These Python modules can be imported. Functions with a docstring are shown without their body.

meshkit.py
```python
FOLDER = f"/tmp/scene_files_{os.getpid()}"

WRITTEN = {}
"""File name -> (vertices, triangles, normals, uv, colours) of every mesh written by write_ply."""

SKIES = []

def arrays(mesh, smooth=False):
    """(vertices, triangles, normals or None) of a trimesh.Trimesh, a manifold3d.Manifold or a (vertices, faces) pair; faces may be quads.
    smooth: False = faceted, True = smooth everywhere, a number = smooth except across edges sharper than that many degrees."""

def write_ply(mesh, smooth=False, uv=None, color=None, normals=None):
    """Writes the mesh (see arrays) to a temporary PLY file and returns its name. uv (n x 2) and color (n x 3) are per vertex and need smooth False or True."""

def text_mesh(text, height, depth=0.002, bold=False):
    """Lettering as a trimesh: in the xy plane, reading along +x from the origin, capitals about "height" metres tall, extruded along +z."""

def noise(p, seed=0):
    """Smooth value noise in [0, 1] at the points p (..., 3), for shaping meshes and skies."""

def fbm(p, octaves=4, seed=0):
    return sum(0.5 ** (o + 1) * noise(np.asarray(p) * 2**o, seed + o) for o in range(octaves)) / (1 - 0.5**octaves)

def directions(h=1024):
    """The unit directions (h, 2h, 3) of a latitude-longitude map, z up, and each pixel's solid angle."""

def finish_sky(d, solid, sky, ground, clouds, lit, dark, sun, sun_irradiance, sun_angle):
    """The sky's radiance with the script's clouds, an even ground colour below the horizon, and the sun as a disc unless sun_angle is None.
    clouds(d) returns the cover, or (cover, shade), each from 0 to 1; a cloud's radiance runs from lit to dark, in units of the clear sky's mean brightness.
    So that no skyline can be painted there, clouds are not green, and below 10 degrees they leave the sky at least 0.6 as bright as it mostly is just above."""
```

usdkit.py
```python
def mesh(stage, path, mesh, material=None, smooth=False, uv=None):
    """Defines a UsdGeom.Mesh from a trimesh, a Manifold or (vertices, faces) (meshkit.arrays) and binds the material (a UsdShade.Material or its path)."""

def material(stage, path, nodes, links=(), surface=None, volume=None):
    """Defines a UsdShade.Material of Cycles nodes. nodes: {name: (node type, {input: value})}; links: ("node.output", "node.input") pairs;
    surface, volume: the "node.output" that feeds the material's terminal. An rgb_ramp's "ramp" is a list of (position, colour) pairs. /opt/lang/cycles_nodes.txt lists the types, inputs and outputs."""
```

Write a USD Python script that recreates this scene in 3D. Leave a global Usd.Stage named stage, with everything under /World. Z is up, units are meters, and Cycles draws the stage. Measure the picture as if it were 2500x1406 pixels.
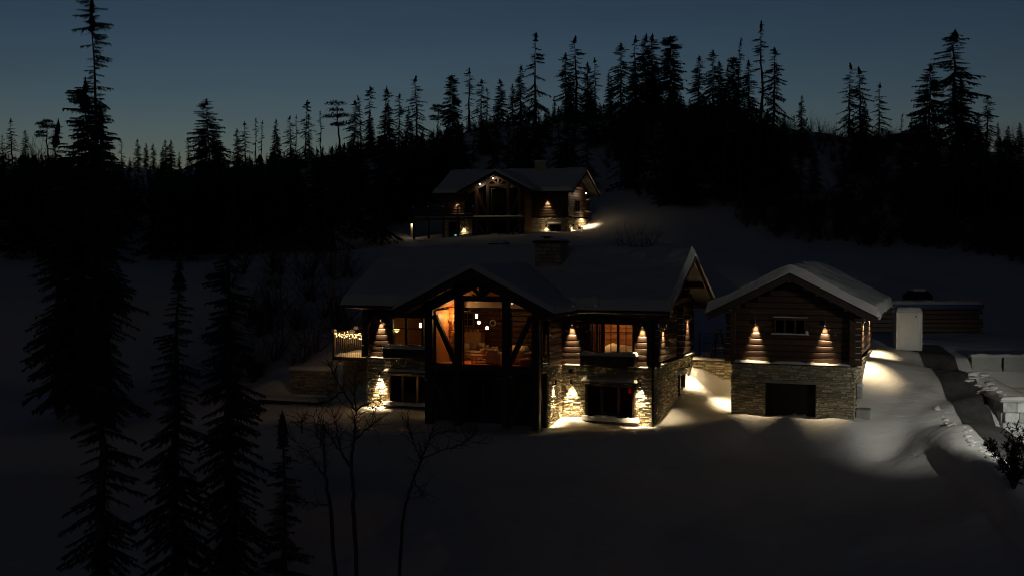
import math, random
import numpy as np, trimesh, usdkit, meshkit
from pxr import Usd, UsdGeom, UsdLux, UsdShade, Gf, Sdf, Vt
from scipy.interpolate import LinearNDInterpolator, NearestNDInterpolator, RegularGridInterpolator
from scipy.ndimage import gaussian_filter

random.seed(7)
R = np.random.default_rng(7)
stage = Usd.Stage.CreateInMemory()
UsdGeom.SetStageUpAxis(stage, 'Z'); UsdGeom.SetStageMetersPerUnit(stage, 1.0)
UsdGeom.Xform.Define(stage, '/World'); UsdGeom.Scope.Define(stage, '/World/Looks')

# ---------------------------------------------------------------- camera, sky, exposure
F, CX, CY, CZ, PITCH = 2900.0, 1250.0, 703.0, 8.3, math.radians(2.035)   # focal length in pixels of the 2500 px wide photo
cam = UsdGeom.Camera.Define(stage, '/World/camera')
cam.CreateHorizontalApertureAttr(36.0); cam.CreateFocalLengthAttr(36.0 * F / 2500)
cam.AddTranslateOp().Set((0, 0, CZ)); cam.AddRotateXOp().Set(90 - math.degrees(PITCH))
cam.CreateClippingRangeAttr((0.1, 5000))
EXPOSURE = 3.1
cam.CreateExposureAttr(EXPOSURE)
SKY_STRENGTH = 0.15
sky_mat = usdkit.material(stage, '/World/Looks/dusk_sky', {
    's': ('sky_texture', dict(sky_type='single_scattering', sun_disc=False, sun_elevation=math.radians(-5.1), sun_rotation=math.radians(-9), altitude=900.0, air_density=1.0, aerosol_density=0.3, ozone_density=2.3)),
    't': ('mix', dict(mix_type='multiply', fac=1.0, color2=(1.14, 1.23, 0.85))),
    'g': ('texture_coordinate', {}), 'm': ('mapping', dict(scale=(3.0, 3.0, 22.0))), 'n': ('noise_texture', dict(scale=1.6, detail=5.0, roughness=0.55)),
    'q': ('map_range', dict(from_min=0.50, from_max=0.78, to_min=0.0, to_max=0.55, clamp=True)),
    'c': ('mix', dict(mix_type='multiply', color2=(0.90, 0.80, 0.82))),          # thin streaks of dusk cloud
    'b': ('background_shader', dict(strength=SKY_STRENGTH))},
    [('s.color', 't.color1'), ('g.generated', 'm.vector'), ('m.vector', 'n.vector'), ('n.fac', 'q.value'), ('q.result', 'c.fac'), ('t.color', 'c.color1'), ('c.color', 'b.color')], surface='b.background')
sky = UsdLux.DomeLight.Define(stage, '/World/sky')
UsdShade.MaterialBindingAPI.Apply(sky.GetPrim()).Bind(sky_mat)
sky.GetPrim().SetCustomDataByKey('kind', 'structure')
moon = UsdLux.DistantLight.Define(stage, '/World/moon')          # faint moonlight from high behind the camera, softened by thin high cloud
moon.CreateIntensityAttr(0.00074); moon.CreateAngleAttr(40.0); moon.CreateNormalizeAttr(True); moon.CreateColorAttr((0.93, 0.92, 1.0))
moon.AddRotateXYZOp().Set(Gf.Vec3f(73.5, 0, -20))
WALL_LAMP, WARM = 44.0, (1.0, 0.77, 0.46)

# ---------------------------------------------------------------- helpers
used = {}
def numbered(parent, name):
    k = used.get((parent, name), 0); used[(parent, name)] = k + 1
    return f'{parent}/{name}' if k == 0 else f'{parent}/{name}_{k:03d}'
def tag(p, label=None, cat=None, group=None, kind=None):
    p = p.GetPrim() if hasattr(p, 'GetPrim') else p
    for k, v in (('label', label), ('category', cat), ('group', group), ('kind', kind)):
        if v: p.SetCustomDataByKey(k, v)
    return p
def thing(name, loc=(0, 0, 0), rotz=0.0, label=None, cat=None, group=None, scale=None):
    x = UsdGeom.Xform.Define(stage, numbered('/World', name))
    x.AddTranslateOp().Set(Gf.Vec3d(*map(float, loc))); x.AddRotateZOp().Set(float(rotz))
    x.AddScaleOp().Set(Gf.Vec3f(*(scale or (1, 1, 1))))
    tag(x, label, cat, group)
    return x
def pth(p): return '/World' if p is None else str(p.GetPath())
def obj(name, mesh, mat, parent=None, smooth=False, label=None, kind=None):
    if isinstance(mesh, list): mesh = trimesh.util.concatenate(mesh)
    m = usdkit.mesh(stage, numbered(pth(parent), name), mesh, M[mat], smooth)
    tag(m, label, kind=kind)
    return m
def copy(root, loc, rotz, scale=(1, 1, 1), label=None, group=None):
    path = str(root.GetPath())
    x = UsdGeom.Xform.Define(stage, numbered('/World', path.split('/')[-1].rstrip('0123456789').rstrip('_')))
    x.GetPrim().GetReferences().AddInternalReference(root.GetPath()); x.GetPrim().SetInstanceable(True)
    x.ClearXformOpOrder()
    x.AddTranslateOp().Set(Gf.Vec3d(*map(float, loc))); x.AddRotateZOp().Set(float(rotz)); x.AddScaleOp().Set(Gf.Vec3f(*map(float, scale)))
    tag(x, label, None, group)
    return x

def at(px, py, depth):                       # a point of the place that the photograph shows at (px, py) at a distance
    b = (CY - py) / F
    d = np.array([(px - CX) / F, math.cos(PITCH) + b * math.sin(PITCH), -math.sin(PITCH) + b * math.cos(PITCH)])
    return np.array([0, 0, CZ]) + d * depth / d[1]

def box(x0, x1, y0, y1, z0, z1):
    b = trimesh.creation.box([x1 - x0, y1 - y0, z1 - z0]); b.apply_translation([(x0 + x1) / 2, (y0 + y1) / 2, (z0 + z1) / 2]); return b
def cbox(x0, x1, y0, y1, z0, z1, c=0.02):    # chamfered box: hull of the inset corners
    pts = []
    for k in range(3):
        e = [c, c, c]; e[k] = 0
        for a in (x0 + e[0], x1 - e[0]):
            for b in (y0 + e[1], y1 - e[1]):
                for d in (z0 + e[2], z1 - e[2]): pts.append((a, b, d))
    return trimesh.convex.convex_hull(np.array(pts))
def bar(p, q, w, h=None):                    # a square beam from p to q
    p, q = np.array(p, float), np.array(q, float); d = q - p; L = np.linalg.norm(d); d /= L
    up = np.array([0, 0, 1.0]) if abs(d[2]) < 0.98 else np.array([0, 1.0, 0])
    s = np.cross(d, up); s /= np.linalg.norm(s); t = np.cross(s, d)
    b = trimesh.creation.box([L, w, h or w]); m = np.eye(4); m[:3, 0], m[:3, 1], m[:3, 2], m[:3, 3] = d, s, t, (p + q) / 2
    b.apply_transform(m); return b
def tube(pts, rad, n=6):
    pts = np.array(pts, float); rad = np.broadcast_to(np.array(rad, float), len(pts))
    t = np.gradient(pts, axis=0); t /= np.linalg.norm(t, axis=1)[:, None] + 1e-9
    ref = np.array([0.31, 0.87, 0.11]); s = np.cross(t, ref); s /= np.linalg.norm(s, axis=1)[:, None]; u = np.cross(t, s)
    a = np.arange(n) * 2 * math.pi / n
    v = (pts[:, None] + rad[:, None, None] * (np.cos(a)[None, :, None] * s[:, None] + np.sin(a)[None, :, None] * u[:, None])).reshape(-1, 3)
    i = np.arange(len(pts) - 1)[:, None] * n; j = np.arange(n)[None]; k = (j + 1) % n
    f = np.concatenate([np.stack([i + j, i + k, i + n + k], -1).reshape(-1, 3), np.stack([i + j, i + n + k, i + n + j], -1).reshape(-1, 3)])
    return trimesh.Trimesh(v, f, process=False)
def cyl(x, y, z0, z1, r, n=14):
    c = trimesh.creation.cylinder(r, z1 - z0, sections=n); c.apply_translation([x, y, (z0 + z1) / 2]); return c
def ball(c, r, sub=2):
    b = trimesh.creation.icosphere(sub, r); b.apply_translation(c); return b
def prism(poly, y0, y1):                     # polygon in (x, z) pulled along y
    from shapely.geometry import Polygon
    m = trimesh.creation.extrude_polygon(Polygon(poly), y1 - y0, engine='earcut')
    m.apply_transform(np.array([[1, 0, 0, 0], [0, 0, -1, y1], [0, 1, 0, 0], [0, 0, 0, 1.0]])); return m
def snow_heap(x0, x1, y0, y1, z, t, over=0.03, wob=0.35, seed=0, n=None):
    """a soft pillow of snow lying on a flat top"""
    nx = n or max(10, int((x1 - x0) / 0.06)); ny = max(7, min(14, int((y1 - y0) / 0.05)))
    nx = min(nx, 60)
    a = np.linspace(-1, 1, nx); b = np.linspace(-1, 1, ny)
    A, B = np.meshgrid(a, b, indexing='ij')
    w, d = (x1 - x0) / 2 + over, (y1 - y0) / 2 + over
    da = (1 - abs(A)) * w; db = (1 - abs(B)) * d
    r = min(0.55 * d, t * 1.3)
    prof = np.sqrt(np.clip(1 - (1 - np.clip(np.minimum(da, db) / r, 0, 1)) ** 2, 0, 1))
    X, Y = (x0 + x1) / 2 + A * w, (y0 + y1) / 2 + B * d
    nz = meshkit.fbm(np.stack([X * 1.6 + seed, Y * 1.6, 0 * X + seed], -1), 3)
    Z = z + prof * t * (1 + wob * 2 * (nz - 0.5))
    return sheet_solid(X, Y, Z, np.full_like(Z, z - 0.002))
def sheet_solid(X, Y, Z, Zb):
    nx, ny = X.shape; n = nx * ny
    v = np.concatenate([np.stack([X, Y, Z], -1).reshape(-1, 3), np.stack([X, Y, Zb], -1).reshape(-1, 3)])
    i = np.arange(nx - 1)[:, None] * ny + np.arange(ny - 1)[None]
    q = np.stack([i, i + ny, i + ny + 1, i + 1], -1).reshape(-1, 4)
    top = np.concatenate([q[:, [0, 1, 2]], q[:, [0, 2, 3]]]); bot = top[:, ::-1] + n
    rim = np.concatenate([np.arange(ny), np.arange(1, nx) * ny + ny - 1, (nx - 1) * ny + np.arange(ny - 2, -1, -1), np.arange(nx - 2, -1, -1) * ny])
    a, b = rim[:-1], rim[1:]
    side = np.concatenate([np.stack([a, a + n, b + n], -1), np.stack([a, b + n, b], -1)])
    m = trimesh.Trimesh(v, np.concatenate([top, bot, side]), process=False); trimesh.repair.fix_normals(m) if n < 3000 else None
    return m

# ---------------------------------------------------------------- materials
M = {}
def mat(name, nodes, links, surface='p.BSDF'): M[name] = usdkit.material(stage, '/World/Looks/' + name, nodes, links, surface=surface)
def plain(name, col, rough=0.6, var=0.25, scale=6.0, bump=0.15, stretch=(1, 1, 1), metal=0.0, spec=0.5, dist=0.02):
    c = np.array(col)
    mat(name, {'g': ('texture_coordinate', {}), 'o': ('object_info', {}), 'm': ('mapping', dict(scale=stretch)),
               'n': ('noise_texture', dict(scale=scale, detail=5.0, roughness=0.6)),
               'r': ('rgb_ramp', dict(ramp=[(0.25, tuple(c * (1 - var))), (0.75, tuple(np.minimum(c * (1 + var), 1)))])),
               'v': ('map_range', dict(from_min=0.0, from_max=1.0, to_min=1 - var * 0.7, to_max=1 + var * 0.7)),
               'h': ('hsv', dict(hue=0.5, saturation=1.0, fac=1.0)),
               'b': ('bump', dict(strength=bump, distance=dist)),
               'p': ('principled_bsdf', dict(roughness=rough, metallic=metal, specular_ior_level=spec))},
        [('g.object', 'm.vector'), ('m.vector', 'n.vector'), ('n.fac', 'r.fac'), ('r.color', 'h.color'), ('o.random', 'v.value'), ('v.result', 'h.value'),
         ('h.color', 'p.base_color'), ('n.fac', 'b.height'), ('b.normal', 'p.normal')])
def glow(name, col, strength): mat(name, {'e': ('emission', dict(color=col, strength=strength))}, [], 'e.emission')
SNOW = (0.70, 0.675, 0.63)
mat('snow', {'g': ('geometry', {}), 'w': ('mapping', dict(scale=(0.55, 1.5, 1.0), rotation=(0, 0, .5))), 'n': ('noise_texture', dict(scale=1.3, detail=7.0, roughness=0.62)), 'n2': ('noise_texture', dict(scale=22.0, detail=4.0, roughness=0.7)),
             'a': ('math', dict(math_type='multiply_add', value2=0.12)),
             'r': ('rgb_ramp', dict(ramp=[(0.3, tuple(x * 0.93 for x in SNOW)), (0.7, SNOW)])),
             'b': ('bump', dict(strength=0.5, distance=0.14)),
             'p': ('principled_bsdf', dict(roughness=0.75, specular_ior_level=0.25))},
    [('g.position', 'w.vector'), ('w.vector', 'n.vector'), ('g.position', 'n2.vector'), ('n2.fac', 'a.value1'), ('n.fac', 'a.value3'), ('n.fac', 'r.fac'), ('r.color', 'p.base_color'), ('a.value', 'b.height'), ('b.normal', 'p.normal')])
plain('log_wood', (0.062, 0.030, 0.0145), 0.55, 0.35, 5.0, 0.25, (0.6, 0.6, 9))
plain('timber_dark', (0.045, 0.030, 0.020), 0.6, 0.3, 5.0, 0.2, (1, 1, 1))
plain('board_wood', (0.075, 0.042, 0.022), 0.6, 0.3, 5.0, 0.2, (4, 4, 0.5))
plain('inner_log', (0.42, 0.20, 0.085), 0.5, 0.22, 4.0, 0.15, (0.6, 0.6, 9))
plain('inner_dark', (0.15, 0.055, 0.02), 0.5, 0.22, 4.0, 0.15, (0.6, 0.6, 9))
plain('inner_floor', (0.32, 0.17, 0.08), 0.45, 0.25, 4.0, 0.1, (6, 0.6, 1))
plain('stone_warm', (0.44, 0.37, 0.235), 0.85, 0.35, 7.0, 0.7, dist=0.04)
plain('stone_grey', (0.36, 0.31, 0.21), 0.85, 0.35, 7.0, 0.7, dist=0.04)
plain('stone_pale', (0.54, 0.47, 0.31), 0.85, 0.3, 7.0, 0.7, dist=0.04)
plain('mortar', (0.22, 0.19, 0.13), 0.95, 0.3, 12.0, 0.5)
plain('plaster', (0.40, 0.29, 0.15), 0.9, 0.15, 3.0, 0.2)
plain('roof_felt', (0.03, 0.026, 0.023), 0.8, 0.2)
plain('metal_black', (0.02, 0.02, 0.02), 0.4, 0.1, metal=0.6)
plain('gutter_metal', (0.16, 0.14, 0.12), 0.35, 0.1, metal=0.8)
plain('frame_dark', (0.055, 0.032, 0.018), 0.45, 0.2)
plain('frame_brown', (0.34, 0.19, 0.095), 0.5, 0.2)
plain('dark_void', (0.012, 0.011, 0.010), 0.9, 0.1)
plain('fabric_beige', (0.46, 0.34, 0.23), 0.95, 0.12, 30.0, 0.2)
plain('fabric_dark', (0.06, 0.05, 0.045), 0.95, 0.12, 30.0, 0.2)
plain('fabric_rust', (0.50, 0.15, 0.05), 0.9, 0.15, 30.0, 0.2)
plain('linen', (0.72, 0.66, 0.56), 0.9, 0.08, 9.0, 0.3)
plain('ceramic_white', (0.75, 0.70, 0.62), 0.4, 0.05)
plain('antler', (0.20, 0.10, 0.05), 0.6, 0.2)
plain('concrete', (0.36, 0.36, 0.33), 0.85, 0.18, 4.0, 0.3)
plain('block_white', (0.46, 0.47, 0.45), 0.85, 0.4, 3.0, 0.6)
plain('cabin_plastic', (0.50, 0.50, 0.46), 0.5, 0.05)
plain('tarp_blue', (0.03, 0.07, 0.20), 0.5, 0.2, 3.0, 0.4)
plain('timber_yellow', (0.40, 0.34, 0.14), 0.7, 0.15)
plain('orange_plastic', (0.36, 0.09, 0.04), 0.5, 0.1)
plain('marker_red', (0.5, 0.03, 0.04), 0.5, 0.1)
plain('bark', (0.07, 0.055, 0.042), 0.9, 0.35, 8.0, 0.6, (1, 1, 0.3))
plain('birch_bark', (0.10, 0.08, 0.06), 0.8, 0.45, 7.0, 0.4, (1, 1, 2.5))
plain('gravel', (0.10, 0.095, 0.085), 0.95, 0.5, 3.0, 0.8, dist=0.06)
def foliage(name, col, frost):
    mat(name, {'g': ('geometry', {}), 'x': ('separate_xyz', {}), 'n': ('noise_texture', dict(scale=2.3, detail=4.0)), 'a': ('math', dict(math_type='absolute')),
               'q': ('map_range', dict(from_min=0.5, from_max=0.75, to_min=0.0, to_max=frost, clamp=True)),
               'u': ('math', dict(math_type='multiply')),
               'c': ('rgb_ramp', dict(ramp=[(0.3, tuple(np.array(col) * 0.6)), (0.7, tuple(np.array(col) * 1.4))])),
               'm': ('mix', dict(mix_type='mix', color2=(0.5, 0.5, 0.5))),
               'p': ('principled_bsdf', dict(roughness=0.8, specular_ior_level=0.1)), 't': ('translucent_bsdf', {}), 'k': ('mix_closure', dict(fac=0.15))},
        [('g.position', 'n.vector'), ('g.true_normal', 'x.vector'), ('x.z', 'a.value1'), ('n.fac', 'q.value'), ('q.result', 'u.value1'), ('a.value', 'u.value2'),
         ('n.fac', 'c.fac'), ('c.color', 'm.color1'), ('u.value', 'm.fac'), ('m.color', 'p.base_color'), ('m.color', 't.color'), ('p.BSDF', 'k.closure1'), ('t.BSDF', 'k.closure2')], 'k.closure')
foliage('needles', (0.055, 0.075, 0.055), 0.7)
foliage('needles_far', (0.026, 0.034, 0.022), 0.05)
foliage('juniper', (0.035, 0.045, 0.025), 0.1)
mat('glass', {'f': ('fresnel', dict(IOR=1.45)), 't': ('transparent_bsdf', dict(color=(0.90, 0.93, 0.92))), 'g': ('glossy_bsdf', dict(roughness=0.02)), 'k': ('mix_closure', {})},
    [('f.fac', 'k.fac'), ('t.BSDF', 'k.closure1'), ('g.BSDF', 'k.closure2')], 'k.closure')
glow('lens_warm', (1.0, 0.75, 0.42), 3.0)
glow('bulb_warm', (1.0, 0.60, 0.20), 1.1)
glow('globe_warm', (1.0, 0.55, 0.18), 2.2)
glow('lantern_warm', (1.0, 0.74, 0.36), 2.0)
glow('spot_white', (1.0, 0.92, 0.78), 1.6)
glow('led_green', (0.3, 1.0, 0.75), 0.05)
glow('led_cool', (0.92, 0.97, 1.0), 6.0)

# ---------------------------------------------------------------- frames of the buildings
ANG = 21.0
class Frame:
    def __init__(s, x, y, z, ang=ANG):
        t = math.radians(ang); s.o = np.array([x, y, z], float); s.ang = ang
        s.d = np.array([math.cos(t), -math.sin(t), 0]); s.n = np.array([math.sin(t), math.cos(t), 0])
    def w(s, u, v, z=0.0): return s.o + s.d * u + s.n * v + np.array([0, 0, z])
HM, HG, HU = Frame(6.4, 54, 0), Frame(10.5, 56.6, 0), Frame(5.5, 122, 8.8)
MD, MV = 8.3, 4.15                                   # depth of the main lodge, its ridge line

# ---------------------------------------------------------------- terrain
cps = []
def c_(p, z): cps.append((p[0], p[1], z))
def cm(u, v, z): c_(HM.w(u, v), z)
def cg(u, v, z): c_(HG.w(u, v), z)
for u, z in ((-14.6, .32), (-13, .34), (-11, .33), (-10.1, .25), (-4.2, .25), (-3.6, .42), (-3.0, .16), (-2, .12), (-.8, .05), (0, .02)): cm(u, -.05, z)
for u, z in ((-10.2, .12), (-8.2, .1), (-6.2, .05), (-4.2, .02)): cm(u, -3.3, z)
for u, z in ((-9, .08), (-7, .1), (-5, .06)): cm(u, -2.2, z)
for u, v, z in ((-3.2, -1.7, .08), (-1.5, -1.4, .06), (-12.5, -2.2, .14), (-10.6, -4.6, .1), (-7.5, -4.7, .12), (-5, -4.1, .06), (-15, -2.4, .1)): cm(u, v, z)
EDGE = [(-40, -12, -1.2), (-27, -9.0, -.5), (-20, -6.3, -.15), (-15, -5.6, .02), (-11, -6.4, .05), (-7.5, -6.0, .08), (-4.6, -4.2, .06), (-2, -2.6, .06), (.47, -1.35, .06), (1.8, .7, .1), (3.23, 2.62, .17), (5.54, 3.0, .22), (8.5, 3.15, .2)]
EDGE = [(*HM.w(u, v)[:2], z) for u, v, z in EDGE] + [(16.4, 54.3, .12), (18.2, 53.6, .12), (18.6, 50.2, -.15), (18.7, 46.2, -.45), (18.3, 40.5, -1.7)]
from scipy.interpolate import PchipInterpolator
EDGE = np.array(EDGE); arc = np.r_[0, np.cumsum(np.linalg.norm(np.diff(EDGE[:, :2], axis=0), axis=1))]
crest = PchipInterpolator(arc, EDGE)(np.arange(0, arc[-1], .8))
for k, (x, y, z) in enumerate(crest):
    cps.append((x, y, z + .08))
    q = np.clip(np.interp(k * .8, [arc[13], arc[14]], [0, 1]), 0, 1); sx, sy = .8 * q, 1 - .4 * q
    for d_, dz in ((.4, .36), (.9, .95), (1.8, 1.75)): cps.append((x - sx * d_, y - sy * d_, z - dz))
for y, z in ((47.5, -2.75), (44, -3.55), (40, -4.4), (34, -6.0), (26, -8.0), (14, -10.6)):
    for x in (-34, -26, -18, -10, -3, 3, 9, 14 if y > 42 else 12): cps.append((x, y, z - .03 * max(0, -x - 8)))
cm(2.0, 2.2, .12); cm(1.4, 1.4, .1); cm(1.0, .6, .04)
for u, v, z in ((.35, .8, .05), (.4, 2.6, .22), (.5, 4.4, .62), (.5, 6.2, 1.15), (.55, 7.4, 1.55), (1.2, 7.5, 1.0), (2.0, 7.5, .62), (2.8, 7.5, .5), (2.6, 5.4, .3), (1.5, 4.6, .4), (2.5, 4.0, .24), (1.3, 2.8, .16)): cm(u, v, z)
for u, v, z in ((-.2, 8.15, 2.36), (1.4, 8.1, 2.4), (2.9, 8.1, 2.4), (1.4, 10, 2.6), (-7, 9, 2.7), (-14.6, 9, 2.9), (1.2, 14, 3.3), (-8, 15, 3.6), (-15, 14, 4.2)): cm(u, v, z)
for u, z in ((.05, .34), (.8, .42), (1.6, .26), (2.7, .34), (3.9, .2), (4.8, .4), (5.6, .34)): cg(u, -.06, z)
for u, v, z in ((5.75, .3, .35), (5.75, 1.6, 1.0), (5.75, 3.2, 1.9), (5.75, 5, 2.5), (5.75, 9, 2.7), (5.75, 11, 2.8), (7.2, .2, .32), (7.2, 2, .85), (7.2, 4, 1.6), (7.2, 6.5, 2.35), (7.4, 10, 2.75), (8.6, 1.8, .75), (8.6, 4.6, 1.42), (8.4, 7.6, 2.2), (6.4, 13, 3.1), (9, 14, 2.8), (-.3, 9, 2.6), (3, 13, 2.9)): cg(u, v, z)
for x, y, z in ((21.0, 61.0, 2.1), (20.4, 57.2, 1.35), (19.75, 54.5, .85), (19.55, 52.1, .52), (19.5, 48.3, -.06), (19.2, 44, -.95), (18.9, 40, -1.7)): cps.append((x, y, z))       # lip of the snow bank beside the drive
for x, y, z in ((22.0, 64.0, 2.55), (21.5, 61.2, 1.85), (21.0, 57, .95), (20.3, 53, .22), (20.2, 48.5, -.42), (19.9, 44, -1.3), (19.5, 38, -2.6)): cps.append((x, y, z)); cps.append((x + 1.6, y + .1, z + .03))
for x, y, z in ((23.6, 61.9, 2.5), (23.3, 58.6, 2.1), (22.9, 56.4, 1.3), (27, 62.4, 2.5), (23.9, 60.2, .8), (25, 60, .0), (30, 60, .0), (23.5, 55, .1), (28, 55, -.3), (22.6, 53.4, -.4), (24.5, 51, -.9), (22.3, 49, -.5), (22.2, 44, -1.4), (27, 46, -1.2), (27, 40, -2.4), (22, 38, -2.7)): cps.append((x, y, z))
for x, y, z in ((17, 65, 2.75), (21, 65, 2.7), (26, 66, 2.7), (32, 66, 2.8), (24, 76, 3.0), (31, 76, 3.2), (18, 76, 3.8), (12, 72, 3.9)): cps.append((x, y, z))
for u, v, z in ((-15, 1, .3), (-16.5, 1, .1), (-18.2, 1.5, 0), (-18.4, 2.8, -.02), (-21, 2.8, -.05), (-24, 1, -.1), (-18.4, 3.9, 1.3), (-21, 3.9, 1.35), (-16, 4.6, 2.2), (-15.4, 6.5, 2.7), (-19, 8, 3.4), (-24, 6, 1.2), (-24, 10, 3.2), (-19, 13, 5.0), (-30, 6, .6), (-30, 12, 3.0), (-38, 4, -.3), (-38, 14, 2.6), (-50, 6, -.5), (-26, 18, 5.2)): cm(u, v, z)
def mid(x, y, py): cps.append((x, y, CZ + (600 - py) / F * y))
for px, d, py in ((0, 82, 690), (300, 82, 690), (600, 82, 680), (0, 105, 625), (300, 105, 620), (600, 105, 615), (850, 105, 606), (-400, 105, 640), (-400, 82, 700),
                  (1050, 92, 640), (1300, 92, 640), (1550, 92, 640), (1750, 92, 640), (1990, 92, 640), (2250, 92, 655), (2500, 92, 660), (2900, 92, 680),
                  (1560, 118, 600), (1650, 118, 585), (1900, 118, 590), (2200, 118, 595), (2500, 118, 600), (2900, 118, 620)):
    mid((px - CX) / F * d, d, py)
for u, v, z in ((0, -.3, 0), (-3, -.5, .1), (-9, -3.6, -.3), (-14, -.5, -.2), (-17, 0, -.4), (-5, -3.6, .2), (-4, -5.4, .25), (.4, 2, .05), (.4, 6, .3), (.5, 8, .9), (1.5, 2.5, .1), (1.6, 5, 1.2), (2.2, 6.2, 3.1), (2.6, 4, 2.2), (2.8, 9, 3.3), (5, 6, 3.0), (5, 3, 1.6), (3.5, 1, .4), (9, 5, 2.6), (-1, -4, .4), (1.5, -2.5, .55), (-13, -7, -.8), (-2, 9, 2.4), (-8, 9, 2.3), (-14, 9, 2.0)): c_(HU.w(u, v), HU.o[2] + z)
CREST = [(-500, 260, 380), (-200, 265, 360), (0, 270, 362), (150, 275, 372), (300, 280, 392), (450, 280, 405), (600, 275, 375), (800, 265, 348), (1000, 255, 318), (1200, 245, 272), (1370, 240, 252), (1500, 235, 240), (1650, 230, 234), (1780, 228, 242), (1900, 225, 264), (2000, 222, 285), (2150, 218, 310), (2300, 212, 330), (2450, 210, 332), (2700, 210, 350), (3100, 210, 380)]
for px, d, py in CREST:
    x, z = (px - CX) / F * d, CZ + (600 - py) / F * d
    z0 = 8.5 if px > 700 else 8.0
    cps.append((x, d, z))
    for k, dd in ((.30, None), (.62, None), (.86, None)):
        yy = 120 + (d - 120) * k
        cps.append(((px - CX) / F * yy, yy, z0 + (z - z0) * (k ** 1.05) + (1.0 if k == .62 else 0)))
    cps.append((x * 1.08, d + 25, z - 3.0)); cps.append((x * 1.5, d + 120, z - 26)); cps.append((x * 2.4, d + 420, z - 90))
for x in (-420, -200, 0, 200, 420): cps += [(x, -30, -13 - abs(x) * .01), (x, 4, -12.5 - abs(x) * .01)]
for y in (40, 90): cps += [(-420, y, -8), (420, y, -6)]
for y in (160, 260): cps += [(-420, y, 18), (420, y, 24)]
C = np.array(cps)
def axis(fine0, fine1, step, lo, hi, grow=1.055):
    a = list(np.arange(fine0, fine1 + 1e-6, step)); s = step; x = a[-1]
    while x < hi: s *= grow; x += s; a.append(x)
    s = step; x = a[0]; left = []
    while x > lo: s *= grow; x -= s; left.append(x)
    return np.array(left[::-1] + a)
gx, gy = axis(-16, 24, 0.2, -400, 400), axis(42, 70, 0.2, -20, 640)
GX, GY = np.meshgrid(gx, gy, indexing='ij')
lin = LinearNDInterpolator(C[:, :2], C[:, 2])(GX, GY); near = NearestNDInterpolator(C[:, :2], C[:, 2])(GX, GY)
GZ = np.where(np.isnan(lin), near, lin)
GZ = gaussian_filter(GZ, 1.4)
below = np.clip((np.interp(GX, crest[::-1, 0] if crest[0, 0] > crest[-1, 0] else crest[:, 0], crest[:, 1]) - .9 - GY) / 2.0, 0, 1) * (GX < 18) * (GX > -30)
GZ = GZ * (1 - below) + gaussian_filter(GZ, 7.0) * below
soft = gaussian_filter(GZ, 3.0)
dist_edge = np.clip((GY - 60) / 25, 0, 1)
GZ = GZ * (1 - dist_edge) + soft * dist_edge
P3 = np.stack([GX, GY, 0 * GX], -1)
rough = np.clip((GY - 62) / 40, 0, 1)
GZ += 0.14 * (meshkit.fbm(P3 * 0.45, 4, 3) - .5) + rough * 1.6 * (meshkit.fbm(P3 * 0.06, 4, 5) - .5)
GZ += np.clip((50 - GY) / 12, 0, 1) * 0.9 * (meshkit.fbm(P3 * 0.13, 4, 8) - .5)
ground_height = RegularGridInterpolator((gx, gy), GZ, bounds_error=False, fill_value=None)
def gz(x, y): return float(ground_height((x, y)))
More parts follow.
